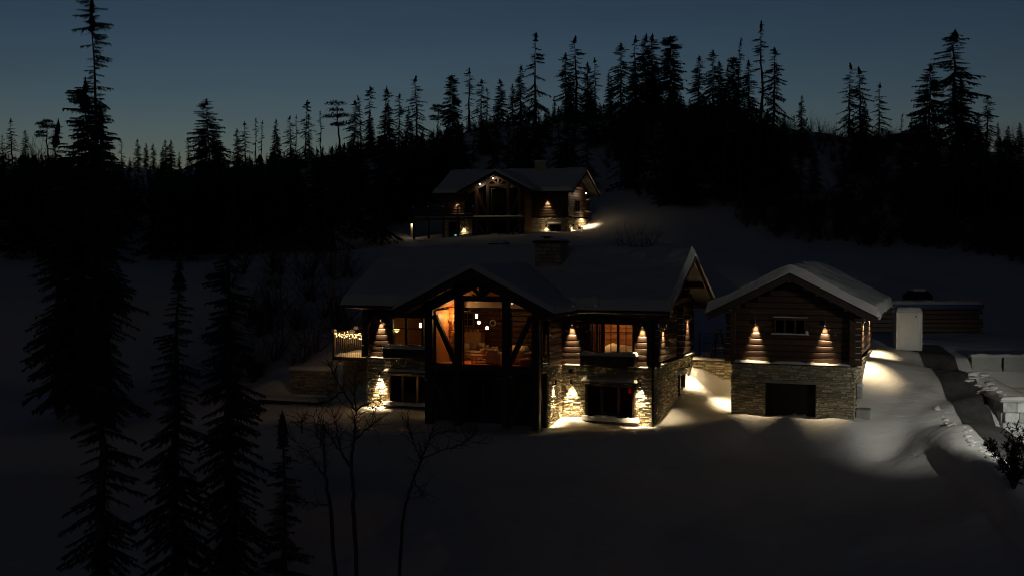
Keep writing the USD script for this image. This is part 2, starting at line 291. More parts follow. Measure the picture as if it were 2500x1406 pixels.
def carve(frame, u0, u1, v0, v1, z):
    p = np.stack([GX, GY], -1) - frame.o[:2]
    U, V = p @ frame.d[:2], p @ frame.n[:2]
    m = (U > u0) & (U < u1) & (V > v0) & (V < v1)
    GZ[m] = np.minimum(GZ[m], z)
carve(HM, -14.25, -.35, .3, 7.9, -.5); carve(HM, -9.7, -4.6, -1.8, 1, -.5); carve(HM, -4.3, -4.0, -1.9, -.1, -.5) if False else None
carve(HG, .3, 5.35, .3, 9.2, -.3); carve(HU, -13.4, -.35, .4, 7.6, 8.2)
def grid_mesh(X, Y, Z):
    nx, ny = X.shape
    i = np.arange(nx - 1)[:, None] * ny + np.arange(ny - 1)[None]
    q = np.stack([i, i + ny, i + ny + 1, i + 1], -1).reshape(-1, 4)
    return trimesh.Trimesh(np.stack([X, Y, Z], -1).reshape(-1, 3), np.concatenate([q[:, [0, 1, 2]], q[:, [0, 2, 3]]]), process=False)
g = obj('snowy_ground', grid_mesh(GX, GY, GZ), 'snow', None, True)
tag(g, 'snow covered terrace, slope and hillside around the lodges', 'ground', kind='structure')

def ribbon(pts, w, lift=0.02, n=70, m=9):
    pts = np.array(pts, float); t = np.linspace(0, len(pts) - 1, n)
    from scipy.interpolate import CubicSpline
    c = CubicSpline(np.arange(len(pts)), pts)(t); d = np.gradient(c, axis=0); d /= np.linalg.norm(d, axis=1)[:, None]
    s = np.stack([d[:, 1], -d[:, 0]], 1)
    o = np.linspace(-w / 2, w / 2, m)
    X = c[:, 0][:, None] + s[:, 0][:, None] * o; Y = c[:, 1][:, None] + s[:, 1][:, None] * o
    return grid_mesh(X, Y, ground_height((X, Y)) + lift)
r_ = obj('road', ribbon([(22.9, 66), (22.7, 64), (22.25, 61.2), (21.75, 57), (21.1, 53), (20.95, 48.6), (20.7, 44), (20.2, 38)], 1.7, 0.03), 'gravel', None, True)
tag(r_, 'ploughed gravel drive running down between snow banks', 'road', kind='structure')

# ---------------------------------------------------------------- building kit (all in a building's own u, v, z)
class Wall:
    """a wall line: starts at p (u, v), runs along a (unit), looks outwards along o (unit)"""
    def __init__(s, p, a, o):
        s.m = np.eye(4); s.m[:2, 0] = a; s.m[:2, 1] = o; s.m[:2, 3] = p
        s.flip = np.linalg.det(s.m[:3, :3]) < 0
    def put(s, mesh):
        mesh = mesh.copy(); mesh.apply_transform(s.m)          # trimesh turns the faces of a mirrored mesh itself
        return mesh
    def box(s, a0, a1, o0, o1, z0, z1, c=0): return s.put(cbox(a0, a1, o0, o1, z0, z1, c) if c else box(a0, a1, o0, o1, z0, z1))
    def p(s, a, o, z): q = s.m @ np.array([a, o, z, 1.0]); return q[:3]
LOGH = 0.286
def log_mesh(a0, a1, o, z, h=LOGH, d=0.20):
    hh = h / 2 - 0.006; k = 0.055
    prof = [(-d, -hh), (.0, -hh), (.026, -hh + .03), (.032, 0), (.026, hh - .03), (.0, hh), (-d, hh)]
    v = np.array([[a, o + y, z + w] for a in (a0, a1) for y, w in prof]); n = len(prof)
    f = [[i, (i + 1) % n, n + (i + 1) % n] for i in range(n)] + [[i, n + (i + 1) % n, n + i] for i in range(n)]
    f += [[0, i + 1, i] for i in range(1, n - 1)] + [[n, n + i, n + i + 1] for i in range(1, n - 1)]
    return trimesh.Trimesh(v, np.array(f), process=False)
def log_wall(parent, wall, L, z0, rows, opens=(), ends=(0.3, 0.3), lim=None, shift=0.0, mat_='log_wood', single=True, core=True, o=0.0):
    """opens: (a0, a1, z0, z1); lim(z) -> (a0, a1) for gables"""
    core_parts, logs = [], []
    for k in range(rows):
        za, zb = z0 + k * LOGH + shift, z0 + (k + 1) * LOGH + shift; zc = (za + zb) / 2
        a0, a1 = (-ends[0], L + ends[1]) if lim is None else lim(zb)
        c0, c1 = (0, L) if lim is None else lim(zb)
        if a1 - a0 < .3: continue
        cuts = sorted((x0, x1) for x0, x1, y0, y1 in opens if min(y1, zb) - max(y0, za) > .45 * LOGH)
        x, cx = a0 + (R.random() - .5) * .05, c0
        for q0, q1 in cuts + [(a1 + (R.random() - .5) * .05, None)]:
            if q0 - x > .12: logs.append(log_mesh(x, q0, o + R.random() * .008, zc))
            if q0 - cx > .12: core_parts.append(box(cx, min(q0, c1), o - .32, o - .20, za, zb))
            if q1 is not None: x = cx = q1
    P = obj('log_wall', [wall.put(b) for b in core_parts], 'dark_void' if mat_ != 'inner_log' else mat_, parent)
    if single:
        for l in logs: obj('log', wall.put(l), mat_, P)
    else: obj('logs', [wall.put(l) for l in logs], mat_, P, kind='stuff')
    return P
STONES = ('stone_warm', 'stone_grey', 'stone_pale')
def stone_wall(parent, wall, L, z0, z1, opens=(), single=0, thick=.3, name='stone_wall', size=(.34, .092), seed=1, ragged=0.0):
    r = np.random.default_rng(seed)
    opens = list(opens)
    # the backing: boxes round the openings
    xs = sorted({0, L, *[q for o in opens for q in o[:2]]}); zs = sorted({z0, z1, *[min(max(q, z0), z1) for o in opens for q in o[2:]]})
    back = []
    for a, b in zip(xs[:-1], xs[1:]):
        for c, d in zip(zs[:-1], zs[1:]):
            if d - c > 1e-4 and not any(o[0] < (a + b) / 2 < o[1] and o[2] < (c + d) / 2 < o[3] for o in opens): back.append(box(a, b, -thick, 0, c, d))
    P = obj(name, [wall.put(b) for b in back], 'mortar', parent)
    z, out = z0, []
    while z < z1 - .03:
        h = size[1] * (.65 + .75 * r.random())
        if z + h > z1 - .05: h = z1 - z
        a = -r.random() * .2
        while a < L:
            w = size[0] * (.5 + 1.0 * r.random()); a0, a1 = max(a, 0), min(a + w, L); a += w
            segs = [(a0, a1)]
            for o in opens:
                if o[2] < z + h * .6 and o[3] > z + h * .4:
                    segs = [s for q0, q1 in segs for s in ((q0, min(q1, o[0])), (max(q0, o[1]), q1)) if s[1] - s[0] > .03]
            for q0, q1 in segs:
                if q1 - q0 < .04: continue
                p = .02 + .05 * r.random() ** 1.5; g_ = .008; c = min(.02, h * .2)
                z_, h_ = z, h
                z, h = z_ + r.normal(0, .013), h_ * r.uniform(.8, 1.25)
                b = np.array([[q0 + g_, -.02, z + g_ * .6], [q1 - g_, -.02, z + g_ * .6], [q1 - g_, -.02, z + h - g_ * .6], [q0 + g_, -.02, z + h - g_ * .6]])
                f = b + np.array([[c, p + .02, c], [-c, p + .02, c], [-c, p + .02, -c], [c, p + .02, -c]]) + r.normal(0, .009, (4, 3)) * np.array([1, 1.1, .7])
                v = np.vstack([b, f])
                fc = [[4, 7, 6], [4, 6, 5], [0, 4, 5], [0, 5, 1], [1, 5, 6], [1, 6, 2], [2, 6, 7], [2, 7, 3], [3, 7, 4], [3, 4, 0], [0, 1, 2], [0, 2, 3]]
                m_ = trimesh.Trimesh(v, np.array(fc), process=False); m_.invert()
                out.append((m_, int(r.integers(3)))); z, h = z_, h_
        z += h
    big = sorted(range(len(out)), key=lambda i: -out[i][0].bounding_box.extents[0] * out[i][0].bounding_box.extents[2])
    solo = set(big[:single])
    for i, (m_, k) in enumerate(out):
        if i in solo: obj('stone', wall.put(m_), STONES[k], P)
    for k in range(3):
        rest = [wall.put(m_) for i, (m_, kk) in enumerate(out) if i not in solo and kk == k]
        if rest: obj('stonework', rest, STONES[k], P, kind='stuff')
    return P
def window(parent, wall, a0, a1, z0, z1, panes=3, frame='frame_dark', inset=.12, fr=.09, depth=.14, muntin=(), name='window', proud=0.0, glass=True):
    """panes: number of equal panes, or a list of split positions"""
    o1 = -inset + depth + proud; o0 = -inset
    parts = [wall.box(a0, a1, o0, o1, z0, z0 + fr), wall.box(a0, a1, o0, o1, z1 - fr, z1), wall.box(a0, a0 + fr, o0, o1, z0 + fr, z1 - fr), wall.box(a1 - fr, a1, o0, o1, z0 + fr, z1 - fr)]
    P = obj(name, parts, frame, parent)
    sp = [a0 + fr] + ([a0 + (a1 - a0) * k / panes for k in range(1, panes)] if isinstance(panes, int) else list(panes)) + [a1 - fr]
    for s in sp[1:-1]: obj('mullion', wall.box(s - .05, s + .05, o0 + .01, o1 - .02, z0 + fr, z1 - fr), frame, P)
    for i, (q0, q1) in enumerate(zip(sp[:-1], sp[1:])):
        q0 += .05 if i else 0; q1 -= .05 if i < len(sp) - 2 else 0
        if glass: obj('pane', wall.box(q0, q1, o0 + .05, o0 + .056, z0 + fr, z1 - fr), 'glass', P)
        for fx, fz in muntin:
            if fx: obj('muntin', wall.box(q0 + (q1 - q0) * fx - .018, q0 + (q1 - q0) * fx + .018, o0 + .06, o0 + .085, z0 + fr, z1 - fr), frame, P)
            if fz: obj('muntin', wall.box(q0, q1, o0 + .06, o0 + .09, z0 + fr + (z1 - z0 - 2 * fr) * fz - .018, z0 + fr + (z1 - z0 - 2 * fr) * fz + .018), frame, P)
    return P
def roof(parent, u0, u1, vc, half, ze, pitch, snow=.34, thick=.22, axis_='u', name='roof', seed=0, retreat=(.0, .0), ragged=.06, board=True):
    """a saddle roof: ridge along 'u' (or 'v'), eaves at height ze (underside of the boards); retreat: how far the snow has crept back from the eaves"""
    zr = ze + pitch * half
    prof = [(-half, ze), (0, zr), (half, ze), (half, ze + thick * .9), (0, zr + thick * 1.12), (-half, ze + thick * .9)]
    m = prism(prof, u0, u1)
    nu, ns = int((u1 - u0) / .16) + 8, 75
    A = np.linspace(-1, 1, nu); B = np.linspace(-1, 1, ns)
    a, b = np.meshgrid(A, B, indexing='ij')
    U = (u0 + u1) / 2 + a * (u1 - u0) / 2; S = b * half
    rr = lambda x, y, s: meshkit.fbm(np.stack([x, y, 0 * x + s], -1), 3) - .5
    over = .10 + ragged * 2.2 * rr(U * .9, S * .9, seed + 2.3)                              # the snow stands out over the verges
    du = (1 - abs(a)) * (u1 - u0) / 2; dsv = (1 - abs(b)) * half
    edge_a = np.clip(1 - du / .5, 0, 1) * np.sign(a); U = U + edge_a * over
    back = np.where(b < 0, retreat[0], retreat[1]) * (.7 + 1.2 * rr(U * .7, 0 * U, seed + 8.1))
    edge_b = np.clip(1 - dsv / 1.2, 0, 1) * np.sign(b)
    S = S + edge_b * (over * .7 - back)
    rad = .15
    dmin = np.minimum(du, dsv)
    pr = np.sqrt(np.clip(1 - (1 - np.clip(dmin / rad, 0, 1)) ** 2, 0, 1))
    T = snow * (1 + .30 * rr(U * .55, S * .55, seed + 5.0) * 2) + .05 * rr(U * 3.1, S * 3.1, seed)
    base = zr - pitch * (np.sqrt(S ** 2 + .16) - .4 * np.exp(-abs(S))) + thick
    floor_ = zr + thick * 1.0 - pitch * abs(S)
    Z = np.maximum(base, floor_) + pr * T
    sm = sheet_solid(U, S, Z, floor_ + .012)
    rot = np.eye(4)
    if axis_ == 'u':
        # prism's x is across the ridge -> v; its y is along -> u
        mm = np.array([[0, 1, 0, 0], [1, 0, 0, vc], [0, 0, 1, 0], [0, 0, 0, 1.0]]); m.apply_transform(mm)
        sm.apply_translation([0, vc, 0])
    else:
        m.apply_translation([vc, 0, 0])
        mm = np.array([[0, 1, 0, vc], [1, 0, 0, 0], [0, 0, 1, 0], [0, 0, 0, 1.0]]); sm.apply_transform(mm)
    P = obj(name, m, 'roof_felt', parent)
    obj('snow', sm, 'snow', P, 40)
    return P, zr
def barge(parent, line, w, h, mat_='timber_dark', name='barge_board'): return obj(name, [bar(p, q, w, h) for p, q in zip(line[:-1], line[1:])], mat_, parent)

def wall_lamp(frame, wall, a, z, label, power=WALL_LAMP, col=WARM, group='downlights on the walls', cone=60, off=.13, r=.045, deep=.112, hug=.32):
    loc = frame.w(*wall.p(a, 0, 0)[:2], z)
    out = frame.d * wall.m[0, 1] + frame.n * wall.m[1, 1]
    t = thing('wall_lamp', loc, 0, label, 'wall lamp', group)
    o = out * off
    obj('housing', trimesh.Trimesh(*(lambda c: (c.vertices, c.faces))(trimesh.creation.annulus(r * .86, r, .20, sections=14)), process=False).apply_translation([o[0], o[1], .10]), 'metal_black', t, 30)
    obj('cap', cyl(o[0], o[1], .195, .21, r * 1.02), 'metal_black', t, 30)
    obj('bracket', [bar(out * .0, out * (off - r * .8), .03, .06), bar(out * .005 + np.array([0, 0, -.05]), out * .005 + np.array([0, 0, .09]), .02, .08)], 'metal_black', t)
    obj('lens', cyl(o[0], o[1], .14, .155, r * .82), 'lens_warm', t)
    l = UsdLux.SphereLight.Define(stage, f'{t.GetPath()}/light'); l.CreateRadiusAttr(r * .4); l.CreateIntensityAttr(power); l.CreateColorAttr(col); l.CreateNormalizeAttr(True)
    lo = out * (off + r * hug); l.AddTranslateOp().Set(Gf.Vec3d(lo[0], lo[1], deep))
    s = UsdLux.ShapingAPI.Apply(l.GetPrim()); s.CreateShapingConeAngleAttr(cone); s.CreateShapingConeSoftnessAttr(.8)
    return t
def point_light(parent, loc, power, col=WARM, r=.05):
    l = UsdLux.SphereLight.Define(stage, numbered(pth(parent), 'light')); l.CreateRadiusAttr(r); l.CreateIntensityAttr(power); l.CreateColorAttr(col); l.CreateNormalizeAttr(True)
    l.AddTranslateOp().Set(Gf.Vec3d(*map(float, loc))); return l

# ================================================================ the main lodge
ST = 2.70                                             # top of the stone storey
def front(v=0, u0=0.0): return Wall((u0, v), (1, 0), (0, -1))
lodge = thing('main_lodge', HM.o, -ANG, 'large snow covered log and stone lodge with the glowing glazed gable', 'lodge')
L = 14.6
wf = Wall((-L, 0), (1, 0), (0, -1))                   # front, a = u + L
we = Wall((0, 0), (0, 1), (1, 0))                     # right end, a = v
wl = Wall((-L, 0), (0, 1), (-1, 0))                   # left end
BAY0, BAY1, BV = -9.94, -4.36, -3.2
fa = lambda u: u + L
LR, LL_ = (fa(-3.16), fa(-.78), .24, 1.93), (fa(-13.4), fa(-11.0), .48, 2.02)
UR, UL = (fa(-2.98), fa(-.82), 3.33, 4.78), (fa(-13.2), fa(-10.6), 3.35, 4.85)
# stone storey
sr = Wall((-4.36, 0), (1, 0), (0, -1)); LRl = (LR[0] - fa(-4.36), LR[1] - fa(-4.36), LR[2], LR[3])
stone_wall(lodge, sr, 4.36, -.3, ST, [LRl], 170, seed=3)
sl = Wall((-L, 0), (1, 0), (0, -1))
stone_wall(lodge, sl, L - 9.94, -.2, ST, [LL_], 90, seed=4)
EW = (5.0, 6.3, .85, 1.95)
stone_wall(lodge, we, MD, -.3, ST, [EW], 40, seed=5)
bs = Wall((-4.36, -2.05), (0, 1), (1, 0)); stone_wall(lodge, bs, 2.05, -.3, ST, [], 0, seed=6)
bl_ = Wall((-9.94, -2.05), (0, 1), (-1, 0)); stone_wall(lodge, bl_, 2.05, -.3, ST, [], 0, seed=7)
stone_wall(lodge, wl, MD, -.2, ST, [], 0, seed=8)
obj('back_wall', box(-L + .3, -.3, MD - .3, MD, -.3, 5.4), 'board_wood', lodge)
# sill course of snow on the stone ledge
for b_ in (box(-4.3, .02, -.13, -.02, ST + .002, ST + .05), box(-L, -9.96, -.13, -.02, ST + .002, ST + .05), box(.02, .13, 0, MD, ST + .002, ST + .05)): obj('ledge', b_, 'board_wood', lodge)
for u0, u1 in ((-4.2, -3.4), (-.62, -.02), (-14.4, -13.35)): obj('snow', snow_heap(u0, u1, -.14, -.04, ST + .05, .05, 0, .6, seed=u0), 'snow', lodge, True)
obj('snow', snow_heap(.04, .14, 5.6, 8.2, ST + .05, .07, 0, .6, seed=3), 'snow', lodge, True)
obj('snow', snow_heap(.04, .14, .35, 1.7, ST + .05, .06, 0, .6, seed=4), 'snow', lodge, True)
# log storey
LZ = ST + .05
pitch = .487; EAVE = 5.22
log_wall(lodge, Wall((-4.36, 0), (1, 0), (0, -1)), 4.36, LZ, 9, [(UR[0] - fa(-4.36), UR[1] - fa(-4.36), UR[2], UR[3])], (0, .30))
log_wall(lodge, Wall((-L, 0), (1, 0), (0, -1)), L - 9.94, LZ, 9, [UL], (.30, 0))
zr_main = EAVE + pitch * 5.05
gl = lambda z: ((0, MD) if z < 5.55 else (MV - (zr_main - z) / pitch, MV + (zr_main - z) / pitch))
log_wall(lodge, we, MD, LZ, 9, [], (.30, .30), shift=LOGH / 2)
log_wall(lodge, we, MD, LZ + 9 * LOGH, 8, [(3.2, 5.1, 5.9, 6.9)], lim=gl, shift=LOGH / 2, single=True)
window(lodge, we, 3.2, 5.1, 5.9, 6.85, 2)
log_wall(lodge, wl, MD, LZ, 9, [], (.30, .30), shift=LOGH / 2, single=False)
log_wall(lodge, wl, MD, LZ + 9 * LOGH, 8, [], lim=gl, shift=LOGH / 2, single=False)
# the cross wall whose log ends stand out half way along the right end
for k in range(9): obj('log_end', cbox(0, .36, 4.78, 4.98, LZ + k * LOGH + .01, LZ + (k + 1) * LOGH - .01, .03), 'log_wood', lodge)
caps = [snow_heap(.06, .37, 4.79, 4.97, LZ + (k + 1) * LOGH - .012, .045, 0, .3, k, 8) for k in range(9)]
caps += [snow_heap(.08, .31, MD - .18, MD, LZ + (k + .5) * LOGH, .04, .0, .3, k, 8) for k in range(1, 9)]
caps += [snow_heap(.12, .3, -.04, .04, LZ + (k + 1) * LOGH - .01, .03, 0, .3, k, 8) for k in range(3, 9)]
obj('snow_on_log_ends', caps, 'snow', lodge, True, kind='stuff')
obj('drainpipe', [cyl(.05, -.12, -.1, 5.1, .05, 10), bar((.05, -.12, 5.1), (.05, -.7, 5.3), .08)], 'metal_black', lodge)
# windows of the front
window(lodge, sr, *LRl, panes=3, inset=.02, frame='frame_dark', depth=.18, fr=.12)
window(lodge, sl, *LL_, panes=3, inset=.02, frame='frame_brown', depth=.18, fr=.12)
window(lodge, sr, UR[0] - fa(-4.36), UR[1] - fa(-4.36), UR[2], UR[3], panes=[UR[0] - fa(-4.36) + .68, UR[0] - fa(-4.36) + 1.38], inset=.02, frame='frame_dark', depth=.16, muntin=((.5, 0), (0, .72)))
window(lodge, sl, *UL, panes=[UL[0] + .8, UL[0] + 1.7], inset=.02, frame='frame_dark', depth=.16, muntin=((0, .6),))
window(lodge, we, *EW, panes=1, inset=.06, frame='frame_dark', depth=.2)
# heads and sills with snow on them
def shelf(u0, u1, z, dep, th, snow, name='window_head', mat_='board_wood', seed=1):
    P = obj(name, cbox(u0, u1, -dep, -.03, z - th, z, .015), mat_, lodge)
    obj('snow', snow_heap(u0, u1, -dep, -.05, z, snow, .03, .5, seed), 'snow', P, True)
shelf(-3.28, -.66, 2.06, .30, .10, .11, seed=2)
shelf(-13.5, -10.9, 2.13, .30, .10, .11, seed=3)
shelf(-3.30, -.60, .24, .34, .12, .22, 'window_sill', seed=4)
shelf(-13.5, -10.9, .47, .40, .12, .16, 'window_sill', seed=5)
obj('snow', we.put(snow_heap(EW[0] - .1, EW[1] + .1, .02, .3, EW[3] + .02, .16, .02, .4, 9)), 'snow', lodge, True)
obj('snow', we.put(snow_heap(EW[0] - .15, EW[1] + .2, .02, .36, EW[2] - .22, .24, .02, .4, 10)), 'snow', lodge, True)
obj('vent', cbox(-3.98, -3.80, -.14, 0, 2.38, 2.56, .01), 'metal_black', lodge)
# boxed ledges under the upper windows
for u0, u1, s in ((-3.26, -.70, 6), (-13.42, -10.0, 7)):
    P = obj('window_box', [cbox(u0, u1, -.62, -.06, 2.80, 3.28, .02)] + [box(u0 + .02, u1 - .02, -.632, -.615, 2.86 + .15 * k, 2.87 + .15 * k) for k in range(3)], 'timber_dark', lodge)
    obj('snow', snow_heap(u0, u1, -.62, -.04, 3.28, .15, .05, .55, s), 'snow', P, True)

# ---- the glazed gable (bay)
BZ0, BZ1 = 2.56, 2.85
POST = [(-9.94, -9.57), (-8.46, -8.16), (-6.12, -5.82), (-4.71, -4.36)]
BC, BHALF = -7.15, 3.85
bay_eave = 5.20; bzr = bay_eave + pitch * BHALF
for k, (a, b) in enumerate(POST):
    edge_post = k in (0, 3)
    top = bzr - pitch * abs((a + b) / 2 - BC) - .05
    obj('post', cbox(a, b, BV, BV + .34, -.35, top, .02), 'timber_dark', lodge)
    if edge_post: obj('plinth', cbox(a - .09, b + .09, BV - .09, BV + .43, -.4, .10, .03), 'concrete', lodge)
for a, b in ((-9.57, -8.46), (-8.16, -6.12), (-5.82, -4.71)): obj('beam', cbox(a, b, BV + .02, BV + .32, BZ0, BZ1, .015), 'timber_dark', lodge)
obj('lintel', cbox(-8.16, -6.12, BV + .02, BV + .32, 5.79, 6.03, .015), 'timber_dark', lodge)
obj('brace', bar((-9.50, BV + .17, 5.12), (-8.42, BV + .17, 2.86), .20, .2), 'timber_dark', lodge)
obj('brace', bar((-4.78, BV + .17, 5.12), (-5.86, BV + .17, 2.86), .20, .2), 'timber_dark', lodge)
obj('brace', bar((-9.62, BV + .17, 2.3), (-8.5, BV + .17, .3), .18, .2), 'timber_dark', lodge)
obj('brace', bar((-4.66, BV + .17, 2.3), (-5.8, BV + .17, .3), .18, .2), 'timber_dark', lodge)
obj('king_post', cbox(-7.26, -7.02, BV + .03, BV + .3, 6.03, bzr - .1, .015), 'timber_dark', lodge)
for s in (-1, 1):
    obj('strut', bar((BC + s * .12, BV + .17, 6.08), (BC + s * .70, BV + .17, 6.62), .13, .15), 'timber_dark', lodge)
    obj('rafter', bar((BC, BV + .17, bzr - .36), (BC + s * 2.75, BV + .17, bzr - .36 - pitch * 2.75), .3, .34), 'timber_dark', lodge)
    obj('gable_boarding', prism([(BC, bzr - .16), (BC + s * BHALF * .98, bay_eave - .1), (BC + s * 2.80, bay_eave - .1), (BC + s * 2.80, 5.30), (BC, bzr - .60)] if s > 0 else [(BC, bzr - .60), (BC + s * 2.80, 5.30), (BC + s * 2.80, bay_eave - .1), (BC + s * BHALF * .98, bay_eave - .1), (BC, bzr - .16)], BV - .02, BV + .02), 'timber_dark', lodge)
# glazing of the bay: frames just behind the posts
gw = Wall((0, BV + .36), (1, 0), (0, -1))
for a, b in ((-9.57, -8.46), (-5.82, -4.71)):
    P = obj('glazing', [gw.box(a, b, -.04, .02, BZ1, BZ1 + .05), gw.box(a, a + .05, -.04, .02, BZ1, 5.3), gw.box(b - .05, b, -.04, .02, BZ1, 5.3)], 'frame_dark', lodge)
    tz = lambda u: bzr - .5 - pitch * abs(u - BC)
    obj('pane', prism([(a, BZ1 + .05), (b, BZ1 + .05), (b, tz(b)), (a, tz(a))], BV + .37, BV + .376), 'glass', P)
P = obj('glazing', [gw.box(-8.16, -6.12, -.04, .02, BZ1, BZ1 + .05), gw.box(-8.16, -8.11, -.04, .02, BZ1, 5.79), gw.box(-6.17, -6.12, -.04, .02, BZ1, 5.79)], 'frame_dark', lodge)
obj('pane', gw.box(-8.11, -6.17, -.012, -.006, BZ1 + .05, 5.79), 'glass', P)
obj('pane', prism([(-8.1, 6.03), (-6.2, 6.03), (BC, 6.52)], BV + .37, BV + .376), 'glass', P)
# sides of the bay: a brace frame in front, glass, then log wall
for s, u in ((1, -4.36), (-1, -9.94)):
    wsd = Wall((u, BV + .34), (0, 1), (s, 0))
    window(lodge, wsd, .06, 1.0, BZ1, 5.0, panes=1, inset=.06, depth=.1, fr=.06, name='side_window')
    obj('brace', bar((u - s * .17, BV + .4, 2.2), (u - s * .17, BV + 1.2, .1), .16, .18), 'timber_dark', lodge)
    obj('side_beam', cbox(u - .3 if s > 0 else u, u if s > 0 else u + .3, BV + .34, -2.05, BZ0, BZ1 - .003, .015), 'timber_dark', lodge)
    obj('post', cbox(u - .24 if s > 0 else u, u if s > 0 else u + .24, -2.2, -2.06, -.3, BZ0, .015), 'timber_dark', lodge)
    log_wall(lodge, Wall((u, BV + 1.42), (0, 1), (s, 0)), -BV - 1.42, LZ, 9, [], (.0, 0), shift=LOGH / 2, single=s > 0)
# lower porch wall with the dark doors
wp = Wall((-9.9, -2.05), (1, 0), (0, -1))
obj('porch_wall', [wp.box(.3, 1.5, -.2, 0, -.3, BZ0), wp.box(1.5, 4.2, -.2, 0, 2.2, BZ0), wp.box(4.2, 5.5, -.2, 0, -.3, BZ0)], 'board_wood', lodge)
window(lodge, wp, 1.5, 4.2, -.1, 2.2, panes=3, frame='frame_dark', inset=.1, fr=.1, name='porch_door')
obj('floor_slab', box(-9.9, -4.4, BV + .03, -.02, BZ0 + .02, BZ1 - .02), 'inner_floor', lodge)

# ---- roofs
P, _ = roof(lodge, -15.5, 1.0, MV, 5.05, EAVE, pitch, .38, seed=1, retreat=(-.04, .1))
roof_main = P
P2, _ = roof(lodge, -4.25, 3.2, BC, BHALF, bay_eave, pitch, .22, axis_='v', seed=11, name='gable_roof', ragged=.04)
for v in (-.85, 9.15):
    obj('gutter', tube([(-3.3 if v < 0 else -15.4, v - .06 * (1 if v < 0 else -1), EAVE + .05), (.95, v - .06 * (1 if v < 0 else -1), EAVE + .05)], .055, 8), 'gutter_metal', lodge, True)
obj('gutter', tube([(-15.4, -.92, EAVE + .05), (-11.1, -.92, EAVE + .05)], .055, 8), 'gutter_metal', lodge, True)
for s in (-1, 1):
    for u, nm in ((.98, 'barge_board'), (-15.48, 'barge_board')):
        obj(nm, bar((u, MV + s * .02, zr_main + .02), (u, MV + s * 5.05, EAVE + .02), .05, .30), 'board_wood', lodge)
    obj('barge_board', bar((BC + s * .02, -4.24, bzr + .0), (BC + s * BHALF, -4.24, bay_eave + .0), .05, .34), 'timber_dark', lodge)
    for v in (-.7, MV - 2.5, MV + 2.5): obj('purlin', bar((.0, v if s < 0 else 2 * MV - v, zr_main - .17 - pitch * abs(v - MV)), (.95, v if s < 0 else 2 * MV - v, zr_main - .17 - pitch * abs(v - MV)), .2, .26), 'log_wood', lodge) if not (s > 0 and v != -.7) else None
obj('purlin', bar((0, MV, zr_main - .2), (.95, MV, zr_main - .2), .22, .26), 'log_wood', lodge)
obj('soffit', [bar((-15.4, -.45, EAVE + .1), (-11.0, -.45, EAVE + .1), .8, .04), bar((-3.4, -.45, EAVE + .1), (.95, -.45, EAVE + .1), .8, .04)], 'board_wood', lodge)
# snow slid into the valley beside the gable
obj('snow', snow_heap(-3.75, -2.2, -1.05, .4, 5.58, .34, .0, .9, 31), 'snow', lodge, True)
# chimneys
ch = obj('chimney', box(-6.45, -5.12, 2.1, 3.1, 6.4, 8.42), 'mortar', lodge)
for wl2, ln in ((Wall((-6.45, 2.1), (1, 0), (0, -1)), 1.33), (Wall((-5.12, 2.1), (0, 1), (1, 0)), 1.0)):
    r = np.random.default_rng(5); z = 6.4
    while z < 8.4:
        a = 0
        while a < ln - .02:
            w = min(.2 + .3 * r.random(), ln - a); obj('stone', wl2.box(a + .01, a + w - .01, -.02, .04 + .03 * r.random(), z + .01, z + .17, .012), STONES[1], ch); a += w
        z += .18
obj('chimney_cap', cbox(-6.56, -5.0, 2.0, 3.2, 8.43, 8.53, .02), 'metal_black', ch)
obj('chimney_cap', [cyl(-6.0, 2.6, 8.53, 8.72, .17), cbox(-6.25, -5.75, 2.35, 2.85, 8.72, 8.76, .01)], 'metal_black', ch)
obj('snow', snow_heap(-6.5, -5.06, 2.06, 3.14, 8.53, .10, 0, .6, 8), 'snow', ch, True)
vp = obj('flue', [box(-9.8, -9.05, 4.5, 5.2, 7.6, 8.36), cbox(-9.88, -8.97, 4.42, 5.28, 8.36, 8.42, .02)], 'metal_black', lodge)
obj('snow', snow_heap(-9.85, -9.0, 4.45, 5.25, 8.42, .12, 0, .5, 9), 'snow', vp, True)
# ---- the rooms that show through the glass
FL = 2.85
obj('floor_slab', box(-L + .35, -.35, .0, MD - .35, ST + .03, FL - .03), 'inner_floor', lodge)
obj('floor_slab', box(-9.9, -4.4, BV + .4, .0, FL - .028, FL - .004), 'inner_floor', lodge)
stub = Wall((-9.58, -1.25), (1, 0), (0, -1))
log_wall(lodge, stub, .6, FL, 11, [], (0, 0), mat_='inner_log')
obj('corner_trim', cbox(-9.02, -8.95, -1.26, -1.0, FL, 5.95, .01), 'inner_log', lodge)
obj('inner_wall', [box(-9.61, -9.57, BV + .42, -1.26, FL, 5.3)], 'inner_log', lodge)
obj('inner_wall', [box(-4.75, -4.69, BV + 1.44, MD - 1.9, FL, 5.2)], 'inner_dark', lodge)
log_wall(lodge, Wall((-13.9, 6.5), (1, 0), (0, -1)), 9.3, FL, 9, [(1.62, 2.42, 3.92, 4.75)], (0, 0), mat_='inner_dark', single=False)
window(lodge, Wall((-13.9, 6.4), (1, 0), (0, -1)), 1.62, 2.42, 3.92, 4.75, 1, frame='frame_brown', muntin=((.5, .5),), name='kitchen_window', inset=.05, depth=.1)
obj('ceiling', [bar((BC, .6, bzr - .42), (BC - BHALF * .78, .6, bzr - .42 - pitch * BHALF * .78), 6.6, .05), bar((BC, .6, bzr - .42), (BC + BHALF * .72, .6, bzr - .42 - pitch * BHALF * .72), 6.6, .05)], 'inner_log', lodge)
obj('tie_beam', cbox(-9.9, -4.5, 1.9, 2.2, 5.22, 5.5, .02), 'inner_dark', lodge)
